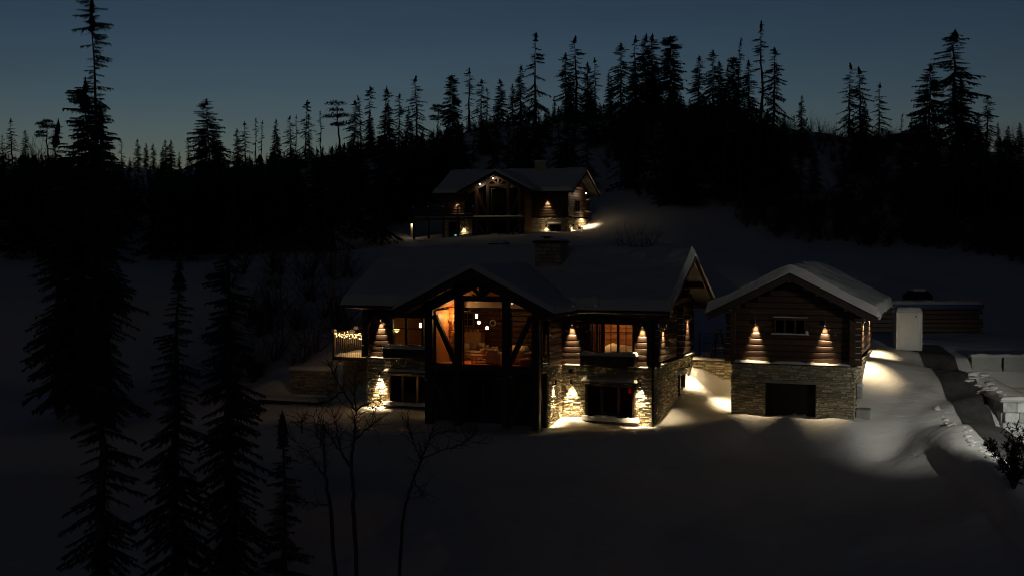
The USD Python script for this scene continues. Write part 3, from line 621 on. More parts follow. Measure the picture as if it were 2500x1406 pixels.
obj('inner_wall', box(-14.25, -10.7, 2.6, 2.75, FL, 5.2) if False else box(-14.28, -14.2, .3, 6.4, FL, 5.2), 'inner_log', lodge)
log_wall(lodge, Wall((-4.3, 3.3), (1, 0), (0, -1)), 4.0, FL, 9, [], (0, 0), mat_='inner_log')
obj('inner_wall', [box(-.5, -.36, .05, 3.2, FL, 5.2), box(-4.44, -4.3, .05, 3.2, FL, 5.2)], 'inner_log', lodge)
obj('ceiling', box(-4.4, -.3, .02, 3.4, 5.0, 5.06), 'inner_log', lodge)
obj('curtain', [cbox(-2.92 + .09 * k, -2.85 + .09 * k, .04, .10, 3.4, 4.72, .02) for k in range(7)], 'fabric_dark', lodge)
obj('ceiling', box(-14.3, -10.2, .02, 6.5, 5.0, 5.06), 'inner_log', lodge)
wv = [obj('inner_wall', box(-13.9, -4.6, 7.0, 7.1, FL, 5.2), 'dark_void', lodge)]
# basement: black behind the panes, with something red in the right window
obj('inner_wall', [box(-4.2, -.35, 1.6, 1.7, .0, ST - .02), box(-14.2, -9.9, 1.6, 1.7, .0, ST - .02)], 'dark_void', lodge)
def H_(u, v, z): return HM.w(u, v, z)

def room_thing(name, u, v, z, label, cat, group=None, rot=0): return thing(name, H_(u, v, z), -ANG + rot, label, cat, group)
def sofa(u, v, w, d, n, label, rot=0, mat_='fabric_beige', name='sofa', arms=True, cat='sofa'):
    t = room_thing(name, u, v, FL, label, cat, None, rot)
    obj('base', cbox(-w / 2, w / 2, -d / 2, d / 2, .08, .34, .04), mat_, t, 40)
    for s in (-1, 1):
        if arms: obj('armrest', cbox(s * w / 2 - .09, s * w / 2 + .09, -d / 2, d / 2, .08, .58, .05), mat_, t, 40)
        for y in (-1, 1): obj('leg', cyl(s * (w / 2 - .08), y * (d / 2 - .08), 0, .08, .025, 8), 'metal_black', t)
    obj('backrest', cbox(-w / 2, w / 2, d / 2 - .16, d / 2 + .02, .3, .72, .06), mat_, t, 40)
    for k in range(n):
        x0 = -w / 2 + .1 + (w - .2) * k / n; x1 = -w / 2 + .1 + (w - .2) * (k + 1) / n
        obj('seat_cushion', cbox(x0 + .01, x1 - .01, -d / 2 + .02, d / 2 - .17, .34, .46, .05), mat_, t, 40)
        obj('back_cushion', cbox(x0 + .02, x1 - .02, d / 2 - .30, d / 2 - .14, .46, .82 + .03 * (k % 2), .06), mat_, t, 40)
    return t
sofa(-8.78, -.35, 1.5, .85, 3, 'beige sofa with three upright back cushions, left of the coffee table', rot=-8)
def pillow(u, v, z, w, mat_, label, rot=0):
    c = trimesh.creation.icosphere(3); p = c.vertices; q = np.sign(p) * abs(p) ** .55; q[:, 1] *= .5 * (1 - .4 * abs(q[:, 0] * q[:, 2])); c = trimesh.Trimesh(q * w / 2 * np.array([1, .6, .75]), c.faces)
    o = obj('cushion', c, mat_, None, True); o.AddTranslateOp().Set(Gf.Vec3d(*map(float, H_(u, v, z)))); o.AddRotateZOp().Set(-ANG + rot); tag(o, label, 'cushion'); return o
pillow(-9.1, -.42, FL + .62, .45, 'linen', 'pale cushion at the left end of the three seat sofa', 10)
pillow(-8.35, -.45, FL + .52, .40, 'fabric_dark', 'dark cushion at the right end of the three seat sofa', -15)
sofa(-6.9, -2.0, .62, .6, 1, 'small square beige armchair between the sofa and the middle post', rot=170, name='armchair', cat='armchair')
sofa(-5.9, -1.5, 1.05, .75, 1, 'beige armchair with a pale blanket over it, right of the middle post', rot=160, name='armchair', cat='armchair')
o = obj('blanket', snow_heap(-.42, .42, -.2, .2, 0, .16, 0, 1.2, 5), 'linen', None, True); o.AddTranslateOp().Set(Gf.Vec3d(*map(float, H_(-5.85, -1.62, FL + .68)))); o.AddRotateZOp().Set(-ANG - 20.0); tag(o, 'crumpled pale blanket thrown over the right hand armchair', 'blanket')
t = room_thing('ottoman', -5.15, -2.35, FL, 'rust orange ottoman in the bottom right corner of the glazed gable', 'ottoman')
obj('seat', cbox(-.34, .34, -.28, .28, .05, .36, .05), 'fabric_rust', t, 40); obj('leg', [cyl(x, y, 0, .06, .02, 8) for x in (-.28, .28) for y in (-.22, .22)], 'metal_black', t)
o = obj('tray', [cbox(-.16, .16, -.1, .1, 0, .02, .005), cyl(.02, 0, .02, .05, .05)], 'ceramic_white', None); o.AddTranslateOp().Set(Gf.Vec3d(*map(float, H_(-5.15, -2.35, FL + .362)))); o.AddRotateZOp().Set(-ANG); tag(o, 'small white tray lying on the rust orange ottoman', 'tray')
t = room_thing('coffee_table', -7.65, -1.75, FL, 'low wooden coffee table between the beige sofa and armchair', 'table')
obj('tabletop', cbox(-.5, .5, -.3, .3, .34, .39, .01), 'inner_log', t)
for sx in (-1, 1):
    for sy in (-1, 1): obj('leg', cbox(sx * .43 - .03, sx * .43 + .03, sy * .24 - .03, sy * .24 + .03, 0, .34, .005), 'inner_log', t)
o = obj('table_decoration', [bar((0, 0, 0), (.13 * math.cos(a), .13 * math.sin(a), .07 + .03 * (k % 2)), .03, .05) for k, a in enumerate(np.arange(9) * .7)], 'fabric_rust', None)
o.AddTranslateOp().Set(Gf.Vec3d(*map(float, H_(-7.6, -1.75, FL + .415)))); tag(o, 'spiky star shaped decoration on the coffee table', 'decoration')
o = obj('rug', cbox(-1.3, 1.3, -.9, .9, 0, .015, .004), 'fabric_rust', None); o.AddTranslateOp().Set(Gf.Vec3d(*map(float, H_(-7.5, -1.7, FL - .004)))); o.AddRotateZOp().Set(-ANG); tag(o, 'rust coloured rug under the coffee table', 'rug')
# antlers on the stub wall
t = room_thing('antler_trophy', -9.35, -1.28, 4.62, 'branching dark antlers hung on the brightly lit log wall', 'antlers')
obj('mount', cbox(-.1, .1, 0, .05, -.2, .18, .02), 'antler', t)
for s in (-1, 1):
    beam = [(0, -.03, .1), (s * .16, -.1, .16), (s * .27, -.14, .32), (s * .22, -.13, .5)]
    obj('antler', [tube(beam, [.028, .024, .02, .008], 6)] + [tube([beam[i], (beam[i][0] + s * dx, beam[i][1] - .05, beam[i][2] + dz)], [.016, .004], 5) for i, dx, dz in ((1, .05, -.16), (1, .14, .08), (2, .12, .05), (2, -.1, .14))], 'antler', t, True)
obj('skull', [tube([(0, -.03, .12), (0, -.1, -.02), (0, -.12, -.2)], [.06, .05, .025], 8)], 'antler', t, True)
t = room_thing('lamp_stand', -9.32, -1.34, FL, 'thin dark stand rising below the antlers', 'stand'); obj('pole', cyl(0, 0, .02, 1.45, .014, 8), 'metal_black', t); obj('foot', cyl(0, 0, 0, .03, .12, 16), 'metal_black', t)
# pendant lamps, clock, kitchen
def pendant(u, v, z, label, kind, pw=None):
    t = room_thing('pendant_lamp', u, v, z, label, 'pendant lamp', 'pendant lamps glowing in the living room')
    obj('cord', cyl(0, 0, .1, 5.3 - z + .3, .008, 6), 'metal_black', t)
    if kind == 'globe': obj('globe', ball((0, 0, 0), .085), 'globe_warm', t, True); obj('cap', cyl(0, 0, .08, .13, .04), 'metal_black', t)
    else: obj('shade', cyl(0, 0, -.12, .10, .06), 'lantern_warm', t, True); obj('cap', cyl(0, 0, .10, .14, .07), 'metal_black', t)
    point_light(t, (0, 0, -.22 if kind != 'globe' else -.15), pw or PENDANT, (1, .52, .18), .05)
PENDANT = .16
pendant(-9.81, 3.0, 4.41, 'round glowing globe lamp just right of the kitchen window', 'globe')
pendant(-9.36, 3.0, 4.15, 'lowest glowing globe lamp in the middle of the glazed gable', 'globe')
pendant(-9.93, 3.0, 4.76, 'small cylindrical lantern above the two globe lamps', 'lantern')
pendant(-12.37, 1.5, 4.31, 'small lantern behind the left upstairs window', 'lantern', .05)
t = room_thing('wall_clock', -10.42, 6.42, 4.17, 'pale ring shaped clock on the dark kitchen wall', 'clock')
rg = trimesh.creation.annulus(.11, .19, .04, sections=28); rg.apply_transform(trimesh.transformations.rotation_matrix(math.pi / 2, [1, 0, 0])); obj('rim', rg, 'ceramic_white', t, 30)
fc = cyl(0, 0, -.01, .01, .11, 24); fc.apply_transform(trimesh.transformations.rotation_matrix(math.pi / 2, [1, 0, 0])); obj('face', fc, 'fabric_dark', t)
t = room_thing('kitchen_counter', -11.6, 5.2, FL, 'wooden kitchen counter below the kitchen window', 'counter')
obj('cabinet', cbox(-1.0, 1.1, -.3, .3, 0, .88, .01), 'inner_log', t); obj('worktop', cbox(-1.04, 1.14, -.33, .33, .88, .92, .008), 'frame_brown', t); obj('cupboard', cbox(-1.0, 1.1, .5, .85, .95, 1.02, .01), 'inner_log', t)
rr_ = np.random.default_rng(3)
for k in range(9):
    x = -.9 + .22 * k + rr_.normal(0, .03); rr2 = rr_.uniform(.04, .09); hh = rr_.uniform(.08, .2)
    o = obj('jug' if k % 3 else 'bowl', trimesh.creation.revolve(np.array([[0, 0], [rr2 * .8, 0], [rr2, hh * .4], [rr2 * .6, hh * .8], [rr2 * .75, hh], [rr2 * .65, hh], [0, hh * .3]]), sections=14), ('ceramic_white', 'fabric_beige', 'inner_log')[k % 3], None, 40)
    o.AddTranslateOp().Set(Gf.Vec3d(*map(float, HM.w(-11.6 + x * math.cos(0), 5.1, FL + .923)))); tag(o, 'small pale jug or bowl standing on the kitchen counter', 'crockery', 'crockery on the kitchen counter')
# wall light on the stub wall, a reading lamp hidden by the post; ceiling lamp in the bedroom
t = room_thing('sconce', -8.99, -1.42, 4.95, 'bright wall light beside the left middle post, next to the antlers', 'wall light')
obj('shade', trimesh.creation.revolve(np.array([[.05, .1], [.09, -.08], [.085, -.08], [.045, .1], [.05, .1]]), sections=16), 'linen', t, 30); obj('arm', bar((0, .2, 0), (0, .03, 0), .02), 'metal_black', t); obj('bulb', ball((0, 0, 0), .035, 2), 'globe_warm', t, True)
point_light(t, (-.14, -.12, .02), 1.7, (1, .50, .16), .05)
for k, (u, v) in enumerate(((-8.3, -1.3), (-6.2, -1.7))):
    t = room_thing('ceiling_spot', u, v, 5.95 - .3 * k, ('left', 'right')[k] + ' recessed ceiling spot over the seats inside the glazed gable', 'spotlight'); obj('rim', cyl(0, 0, 0, .08, .07), 'metal_black', t); obj('lens', cyl(0, 0, -.006, 0, .05), 'lantern_warm', t)
    l = UsdLux.SphereLight.Define(stage, f'{t.GetPath()}/light'); l.CreateRadiusAttr(.03); l.CreateIntensityAttr(2.8); l.CreateColorAttr((1, .48, .17)); l.CreateNormalizeAttr(True); l.AddTranslateOp().Set(Gf.Vec3d(0, 0, -.05)); q_ = UsdLux.ShapingAPI.Apply(l.GetPrim()); q_.CreateShapingConeAngleAttr(36); q_.CreateShapingConeSoftnessAttr(1.0)
t = room_thing('ceiling_lamp', -2.6, 1.2, 4.9, 'ceiling lamp lighting the upstairs bedroom right of the gable', 'ceiling lamp')
obj('base', cyl(0, 0, .06, .1, .1), 'metal_black', t); obj('shade', cyl(0, 0, -.02, .06, .16, 20), 'lantern_warm', t)
point_light(t, (0, 0, -.1), 1.9, (1, .46, .14), .06)
t = room_thing('bed', -1.75, 1.7, FL, 'bed made up with pale bedding inside the right upstairs window', 'bed')
obj('frame', cbox(-.95, 1.0, -.9, .9, .1, .36, .03), 'inner_log', t); obj('mattress', cbox(-.92, .97, -.86, .86, .36, .52, .05), 'linen', t)
obj('duvet', snow_heap(-.9, .98, -.88, .88, .515, .20, .02, 1.0, 12, 26), 'linen', t, True); obj('headboard', cbox(1.0, 1.06, -.9, .9, .1, 1.0, .02), 'inner_log', t)
for y in (-.7, .7): obj('leg', box(-.9, -.82, y - .04, y + .04, 0, .1), 'inner_log', t); obj('leg', box(.88, .96, y - .04, y + .04, 0, .1), 'inner_log', t)
t = room_thing('window_light', -13.02, .12, 4.14, 'heart shaped cluster of fairy lights in the left upstairs window', 'fairy lights')
obj('wire', tube([(.13 * math.sin(a) ** 3 * .9, 0, .09 * (math.cos(a) - .35 * math.cos(2 * a) - .2 * math.cos(3 * a))) for a in np.linspace(0, 6.28, 24)], .006, 5), 'metal_black', t)
for a in np.linspace(0, 6.28, 13)[:-1]: obj('bulb', ball((.13 * math.sin(a) ** 3 * .9, -.02, .09 * (math.cos(a) - .35 * math.cos(2 * a) - .2 * math.cos(3 * a))), .022, 1), 'bulb_warm', t, True)
t = room_thing('red_lamp', -1.2, .9, 1.45, 'dim red lamp behind the lower right window', 'lamp'); obj('shade', cyl(0, 0, 0, .22, .16, 16), 'marker_red', t); obj('stem', cyl(0, 0, -1.1, 0, .02, 8), 'metal_black', t); obj('foot', cyl(0, 0, -1.45, -1.1, .14), 'dark_void', t)
point_light(t, (-.3, -.25, -.1), .06, (1, .08, .04), .03)

# ---- lamps on the main lodge
wall_lamp(HM, wf, fa(-13.8), 4.62, 'lamp on the logs left of the left upstairs window', power=WALL_LAMP * .75, deep=.145)
wall_lamp(HM, wf, fa(-3.83), 4.62, 'lamp on the logs between the glazed gable and the right upstairs window', power=WALL_LAMP * .75, deep=.145)
wall_lamp(HM, wf, fa(-.46), 4.62, 'lamp on the logs right of the right upstairs window', power=WALL_LAMP * .75, deep=.145)
wall_lamp(HM, wf, fa(-13.83), 1.88, 'lamp on the stone left of the lower left window', off=.19, deep=.10, power=WALL_LAMP * 1.0)
wall_lamp(HM, wf, fa(-3.84), 1.88, 'lamp on the stone left of the lower right window', off=.19, deep=.10, power=WALL_LAMP * 1.0)
wall_lamp(HM, wf, fa(-.53), 1.88, 'lamp on the stone at the right front corner of the main lodge', off=.19, deep=.10, power=WALL_LAMP * 1.0)
wall_lamp(HM, we, 1.9, 4.42, 'lamp on the right end wall nearest the front corner', power=WALL_LAMP * .7)
wall_lamp(HM, we, 7.1, 4.6, 'lamp on the right end wall by the back log corner', power=WALL_LAMP * .6)
wall_lamp(HM, we, 6.7, 2.15, 'lamp low on the stone of the right end wall over the snow drift', off=.22, power=WALL_LAMP * .4, deep=.065, hug=0)
wall_lamp(HM, wl, 2.2, 2.1, 'lamp under the balcony on the left end wall', off=.22, power=WALL_LAMP * .22)
wall_lamp(HM, Wall((-4.36, -2.05), (0, 1), (1, 0)), .75, 1.95, 'lamp in the porch beside the right gable post', off=.15, power=WALL_LAMP * .6)
wall_lamp(HM, Wall((-9.94, -2.05), (0, 1), (-1, 0)), .5, 1.95, 'lamp in the porch behind the left gable post', off=.15, power=WALL_LAMP * .35)

# ---- balcony, plaster wall and low wall left of the lodge
t = thing('balcony', H_(-L, 0, 0), -ANG, 'snow covered balcony with thin rods hung with fairy lights', 'balcony')
obj('deck', cbox(-2.15, -.05, .3, 5.2, 2.50, 2.68, .01), 'timber_dark', t)
obj('snow', snow_heap(-2.12, -.1, .36, 5.1, 2.68, .14, .0, .8, 15), 'snow', t, True)
for x, y in ((-2.1, .36), (-2.1, 2.7), (-2.1, 5.1)): obj('post', cbox(x - .06, x + .06, y - .06, y + .06, 2.68, 3.92, .01), 'timber_dark', t)
obj('rail', [cbox(-2.1, -.05, .32, .40, 3.84, 3.92, .01), cbox(-2.14, -2.06, .4, 5.1, 3.84, 3.92, .01)], 'timber_dark', t)
for k in range(17): obj('rod', cyl(-2.0 + .115 * k, .36, 2.68, 3.84, .009, 5), 'gutter_metal', t)
for k in range(24): obj('rod', cyl(-2.1, .55 + .19 * k, 2.68, 3.84, .009, 5), 'gutter_metal', t)
for u, v, s in ((-2.1, .36, .16), (-1.05, .36, .19), (-2.1, 2.7, .17)): obj('snow', snow_heap(u - .11, u + .11, v - .11, v + .11, 3.92, s, .0, .3, u, 10), 'snow', t, True)
t = thing('string_lights', H_(-L, 0, 0), -ANG, 'string of fairy lights wound thickly along the balcony rail', 'fairy lights')
path_ = [(-2.0 + 1.92 * k / 60, .30 + .05 * math.sin(k * 1.7), 3.80 + .07 * math.sin(k * .9) + .03 * math.cos(k * 2.3)) for k in range(61)]
obj('cable', tube(path_, .007, 4), 'metal_black', t)
rb = np.random.default_rng(12)
for k in range(50):
    q = np.array(path_[int(k * 60 / 50)]) + rb.normal(0, 1, 3) * np.array([.02, .03, .035]); q[1] -= .02
    obj('bulb', ball(q, .021, 1), 'bulb_warm', t, True)
for k in range(8):
    q = (-.12 - .07 * k, .28, 3.62 + .02 * math.sin(3 * k)); obj('bulb', ball(q, .020, 1), 'bulb_warm', t, True)
point_light(t, (-1.0, .1, 3.55), .45, (1, .58, .22), .3); point_light(t, (-1.0, 1.2, 3.7), 1.1, (1, .58, .22), .3)
t = thing('retaining_wall', H_(-L, 0, 0), -ANG, 'ochre rendered wall standing below the balcony', 'wall')
obj('render_face', [box(-2.75, -.31, 2.6, 2.8, -.3, 2.3), box(-.305, -.005, .5, 2.8, -.3, 2.3)], 'plaster', t)
obj('quoin', cbox(-3.12, -2.76, 2.5, 2.9, -.3, 2.15, .03), 'block_white', t); obj('ledge', cbox(-3.2, -1.2, 1.9, 2.5, -.3, .32, .03), 'stone_pale', t); obj('snow', snow_heap(-3.2, -1.2, 1.9, 2.5, .32, .14, .02, .5, 3), 'snow', t, True)
t = thing('stone_bed_wall', H_(-L, 0, 0), -ANG, 'low dark stone wall with a snow cap beyond the balcony', 'wall')
stone_wall(t, Wall((-6.3, 3.0), (1, 0), (0, -1)), 3.1, -.4, 1.52, [], 60, seed=21, name='stone_face')
obj('coping', cbox(-6.36, -3.16, 2.9, 3.5, 1.52, 1.62, .02), 'concrete', t); obj('snow', snow_heap(-6.36, -3.16, 2.9, 3.5, 1.62, .18, .02, .5, 22), 'snow', t, True)
obj('step', cbox(-7.2, -3.6, 1.2, 2.2, -.3, .16, .02), 'timber_dark', t); obj('snow', snow_heap(-7.2, -3.6, 1.2, 2.2, .16, .14, .02, .6, 24), 'snow', t, True)

# ================================================================ garage and the wall between
garage = thing('garage', HG.o, -ANG, 'log garage on a stone base with a dark door opening, right of the main lodge', 'garage')
GL, GDp, GST = 5.65, 9.5, 2.72
gf = Wall((0, 0), (1, 0), (0, -1)); ge = Wall((GL, 0), (0, 1), (1, 0)); gle = Wall((0, 0), (0, 1), (-1, 0))
GD = (1.6, 3.92, -.3, 1.84); GW = (2.0, 3.46, 4.16, 4.9)
stone_wall(garage, gf, GL, -.2, GST, [GD], 190, seed=31)
stone_wall(garage, ge, GDp, -.3, GST, [], 30, seed=32); stone_wall(garage, gle, GDp, -.3, GST, [], 20, seed=33)
obj('back_wall', box(.3, GL - .3, GDp - .3, GDp, -.3, 5.2), 'board_wood', garage)
dr = obj('garage_door', gf.box(GD[0], GD[1], -.34, -.28, -.3, GD[3]), 'dark_void', garage)
for k in range(5): obj('panel', gf.box(GD[0] + .02, GD[1] - .02, -.28, -.26, -.3 + .425 * k + .02, -.3 + .425 * (k + 1) - .02, .004), 'dark_void', dr)
obj('lintel', gf.box(GD[0] - .15, GD[1] + .15, -.2, .03, GD[3], GD[3] + .14), 'concrete', garage)
obj('ledge', gf.box(-.05, GL + .05, .0, .16, GST + .002, GST + .06, .01), 'timber_dark', garage); obj('ledge', ge.box(.0, GDp, .0, .12, GST + .002, GST + .06, .01), 'timber_dark', garage)
obj('snow', snow_heap(.1, 5.5, -.20, -.0, GST + .06, .09, 0, .9, 33), 'snow', garage, True)
GZ0 = GST + .07; gp = .495; GE = 4.92; gh = 3.86; gzr = GE + gp * gh
ggl = lambda z: ((-.3, GL + .3) if z < 5.2 else (2.83 - (gzr - z) / gp, 2.83 + (gzr - z) / gp))
log_wall(garage, gf, GL, GZ0, 8, [GW], (.3, .3), o=.0)
log_wall(garage, gf, GL, GZ0 + 8 * LOGH, 6, [], lim=lambda z: (max(-.0, 2.83 - (gzr - .1 - z) / gp), min(GL, 2.83 + (gzr - .1 - z) / gp)))
log_wall(garage, ge, GDp, GZ0, 8, [], (.3, .3), shift=LOGH / 2); log_wall(garage, gle, GDp, GZ0, 8, [], (.3, .3), shift=LOGH / 2, single=False)
obj('snow_on_log_ends', [snow_heap(GL + .03, GL + .28, -.04, .05, GZ0 + (k + 1) * LOGH - .01, .03, 0, .3, k, 8) for k in range(0, 7)] + [snow_heap(-.28, -.03, -.05, .04, GZ0 + (k + 1) * LOGH - .01, .035, 0, .3, k, 8) for k in range(0, 6)], 'snow', garage, True, kind='stuff')
window(garage, gf, *GW, panes=3, inset=.03, depth=.13, fr=.08)
P = obj('window_head', gf.box(GW[0] - .1, GW[1] + .1, .06, .16, GW[3], GW[3] + .05, .008), 'timber_dark', garage); obj('snow', snow_heap(GW[0] - .1, GW[1] + .1, -.17, -.05, GW[3] + .05, .04, 0, .4, 5), 'snow', P, True)
P = obj('window_sill', gf.box(GW[0] - .14, GW[1] + .14, .06, .2, GW[2] - .05, GW[2], .008), 'timber_dark', garage); obj('snow', [snow_heap(GW[0] - .14, GW[1] + .14, -.21, -.06, GW[2], .06, 0, .4, 6), snow_heap(GW[1] - .02, GW[1] + .12, -.2, -.06, GW[2] + .01, .22, 0, .3, 7, 9)], 'snow', P, True)
roof(garage, -1.0, GDp + .9, 2.83, gh, GE, gp, .42, axis_='v', seed=41, ragged=.07)
for s in (-1, 1): obj('barge_board', bar((2.83 + s * .02, -.99, gzr), (2.83 + s * gh, -.99, GE), .05, .28), 'timber_dark', garage)
obj('snow', [ball((GL + 1.0 + dx, -.75 + dy, GE + .28 + dz), r_) for dx, dy, dz, r_ in ((.02, 0, .02, .16), (.1, .15, -.05, .12), (-.05, .3, .1, .17), (.12, -.05, -.15, .08))], 'snow', garage, True)
for v in (-.5,):
    for u in (.3, 2.83, GL - .3): obj('purlin', bar((u, -.95, gzr - .15 - gp * abs(u - 2.83)), (u, .0, gzr - .15 - gp * abs(u - 2.83)), .2, .22), 'log_wood', garage)
wall_lamp(HG, gf, 1.13, 4.62, 'lamp on the garage logs left of the small window', power=WALL_LAMP * .75, deep=.145)
wall_lamp(HG, gf, 4.32, 4.62, 'lamp on the garage logs right of the small window', power=WALL_LAMP * .75, deep=.145)
wall_lamp(HG, ge, 4.4, 4.55, 'lamp on the right side of the garage nearest its front corner', power=WALL_LAMP * .9, deep=.08, hug=0)
wall_lamp(HG, ge, 8.4, 4.55, 'lamp on the right side of the garage near its back corner', power=WALL_LAMP * .9, deep=.08, hug=0)
wall_lamp(HG, gle, 2.1, 2.2, 'lamp on the left side of the garage over the snow drift', off=.25, power=WALL_LAMP * .75, deep=.062, hug=0)
obj('meter_box', ge.box(.5, .95, .06, .3, 1.2, 1.8, .02), 'block_white', garage); obj('snow', ge.put(snow_heap(.45, 1.0, .05, .34, 1.8, .12, .0, .4, 5)), 'snow', garage, True)
obj('bin_box', ge.box(.2, 1.0, .06, .7, -.2, .75, .03), 'concrete', garage)
t = thing('stone_retaining_wall', HM.o, -ANG, 'stone retaining wall in the gap between main lodge and garage', 'wall')
stone_wall(t, Wall((.16, 7.8), (1, 0), (0, -1)), 2.7, -.3, 2.36, [], 110, seed=51, name='stone_face')
obj('coping', cbox(.16, 2.9, 7.72, 8.1, 2.362, 2.44, .01), 'board_wood', t); obj('snow', snow_heap(.14, 2.9, 7.70, 8.2, 2.44, .14, .0, .6, 52), 'snow', t, True)
t = thing('wire_fence', HM.o, -ANG, 'thin wire fence standing in the snow above the retaining wall', 'fence')
for k in range(4): obj('post', cyl(.2 + .85 * k, 9.2, 2.3, 3.75, .025, 8), 'metal_black', t)
for z in (2.75, 3.2, 3.7): obj('rail', tube([(.2, 9.2, z), (2.75, 9.2, z)], .012, 5), 'metal_black', t)
for k in range(24): obj('wire', cyl(.25 + .105 * k, 9.2, 2.5, 3.7, .004, 4), 'gutter_metal', t)
t = thing('trestle', HM.w(1.35, 8.75, 2.42), -ANG + 25, 'dark A shaped trestle with snow on its rail, behind the retaining wall', 'trestle')
for s in (-1, 1):
    for y in (-.25, .25): obj('leg', tube([(s * .42, y, -.05), (s * .04, y * .6, 1.55)], .03, 6), 'metal_black', t)
obj('crossbar', [tube([(-.3, -.2, .5), (.3, -.2, .5)], .022, 6), tube([(0, -.5, 1.52), (0, .5, 1.52)], .04, 6)], 'metal_black', t); obj('shelf', cbox(-.3, .3, -.2, .2, .5, .54, .01), 'timber_dark', t); obj('snow', snow_heap(-.3, .3, -.2, .2, .54, .12, .02, .5, 4), 'snow', t, True)

# ================================================================ the upper lodge
lodge2 = thing('upper_lodge', HU.o, -ANG, 'second log lodge higher up the hill, with a dark timber gable', 'lodge')
L2, S2, D2 = 13.6, 2.35, 7.8
f2 = Wall((-L2, 0), (1, 0), (0, -1)); e2 = Wall((0, 0), (0, 1), (1, 0)); l2 = Wall((-L2, 0), (0, 1), (-1, 0)); g2 = lambda u: u + L2
W2 = (g2(-1.72), g2(-.5), .34, 1.66); W2b = (g2(-11.3), g2(-10.2), 2.9, 4.1); W2c = (g2(-13.1), g2(-12.2), .3, 2.0)
stone_wall(lodge2, f2, L2, -.3, S2, [W2, W2c], 0, seed=61, size=(.6, .22)); stone_wall(lodge2, e2, D2, -.3, S2, [(4.2, 5.0, .3, 1.4)], 0, seed=62, size=(.6, .22))
log_wall(lodge2, f2, L2, S2 + .05, 9, [W2b], (.3, .3), single=False); log_wall(lodge2, e2, D2, S2 + .05, 9, [(3.0, 4.6, 3.0, 4.3)], (.3, .3), shift=.14, single=False)
zr2 = 4.85 + .487 * 4.85
log_wall(lodge2, e2, D2, S2 + .05 + 9 * LOGH, 8, [(3.1, 4.7, 5.6, 6.5)], lim=lambda z: (3.9 - (zr2 - z) / .487, 3.9 + (zr2 - z) / .487), shift=.14, single=False)
obj('side_wall', [box(-L2 - .02, -L2 + .2, 0, D2, -.3, 5.2), box(-L2, 0, D2 - .2, D2, -.3, 5.2)], 'board_wood', lodge2)
window(lodge2, f2, *W2, 2, frame='frame_dark', inset=.05); window(lodge2, f2, *W2b, 1, frame='frame_dark', inset=.05); window(lodge2, f2, *W2c, 1, frame='frame_dark', inset=.05, name='door')
window(lodge2, e2, 3.0, 4.6, 3.0, 4.3, 2, frame='frame_dark', inset=.05); window(lodge2, e2, 3.1, 4.7, 5.6, 6.45, 2, frame='frame_dark', inset=.05); window(lodge2, e2, 4.2, 5.0, .3, 1.4, 1, frame='frame_dark', inset=.05)
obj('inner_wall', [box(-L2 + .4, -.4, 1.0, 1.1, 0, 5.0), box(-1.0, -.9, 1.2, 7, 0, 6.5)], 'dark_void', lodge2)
for u0, u1, z in ((-1.85, -.35, 1.74), (-11.4, -10.1, 2.75)):
    P = obj('window_head', cbox(u0, u1, -.3, -.03, z - .1, z, .01), 'board_wood', lodge2); obj('snow', snow_heap(u0, u1, -.3, -.04, z, .13, .02, .4, u0), 'snow', P, True)
for v0, v1, z in ((2.9, 4.7, 5.5), (2.9, 4.7, 2.9), (4.1, 5.1, 1.46), (6.9, 7.9, 4.4), (6.9, 7.9, 3.1)):
    P = obj('window_head', e2.box(v0, v1, .03, .3, z - .1, z, .01), 'board_wood', lodge2); obj('snow', e2.put(snow_heap(v0, v1, .03, .3, z, .13, .02, .4, v0)), 'snow', P, True)
roof(lodge2, -14.5, 1.0, 3.9, 4.85, 4.85, .487, .32, seed=71, retreat=(.05, .05))
B2, BH2, be2 = -6.2, 4.05, 4.85; br2 = be2 + .487 * BH2
roof(lodge2, -4.1, 3.0, B2, BH2, be2, .487, .24, axis_='v', seed=72, name='gable_roof', ragged=.04)
for s in (-1, 1): obj('barge_board', bar((B2, -4.09, br2), (B2 + s * BH2, -4.09, be2), .05, .34), 'timber_dark', lodge2); obj('barge_board', bar((.98, 3.9, zr2), (.98, 3.9 + s * 4.85, 4.85), .05, .3), 'board_wood', lodge2)
for a in (-8.6, -7.35, -5.1, -3.85):
    obj('post', cbox(a - .17, a + .17, -3.2, -2.88, -.4, br2 - .487 * abs(a - B2) - .05, .02), 'board_wood', lodge2)
obj('lintel', cbox(-7.4, -5.0, -3.18, -2.9, 5.5, 5.78, .015), 'log_wood', lodge2); obj('beam', cbox(-8.7, -3.7, -3.16, -2.9, 2.1, 2.42, .015), 'board_wood', lodge2)
obj('snow', snow_heap(-8.9, -3.5, -3.45, -2.85, 2.42, .15, .02, .3, 73), 'snow', lodge2, True)
obj('king_post', cbox(B2 - .12, B2 + .12, -3.16, -2.92, 5.78, br2 - .1, .01), 'board_wood', lodge2)
for s in (-1, 1):
    obj('strut', bar((B2 + s * .14, -3.05, 5.8), (B2 + s * .95, -3.05, 6.4), .15, .16), 'log_wood', lodge2)
    obj('rafter', bar((B2, -3.05, br2 - .3), (B2 + s * 3.3, -3.05, br2 - .3 - .487 * 3.3), .28, .3), 'board_wood', lodge2)
    obj('brace', bar((B2 + s * 2.35, -3.02, 5.0), (B2 + s * 1.25, -3.02, 2.5), .2, .2), 'board_wood', lodge2)
    obj('brace', bar((B2 + s * 2.35, -3.02, 2.0), (B2 + s * 1.25, -3.02, .2), .18, .2), 'board_wood', lodge2)
    obj('side_wall', box(B2 + s * 2.4 - .1, B2 + s * 2.4 + .1, -2.2, 0, -.4, 5.2), 'board_wood', lodge2)
wq = Wall((-8.6, -2.0), (1, 0), (0, -1))
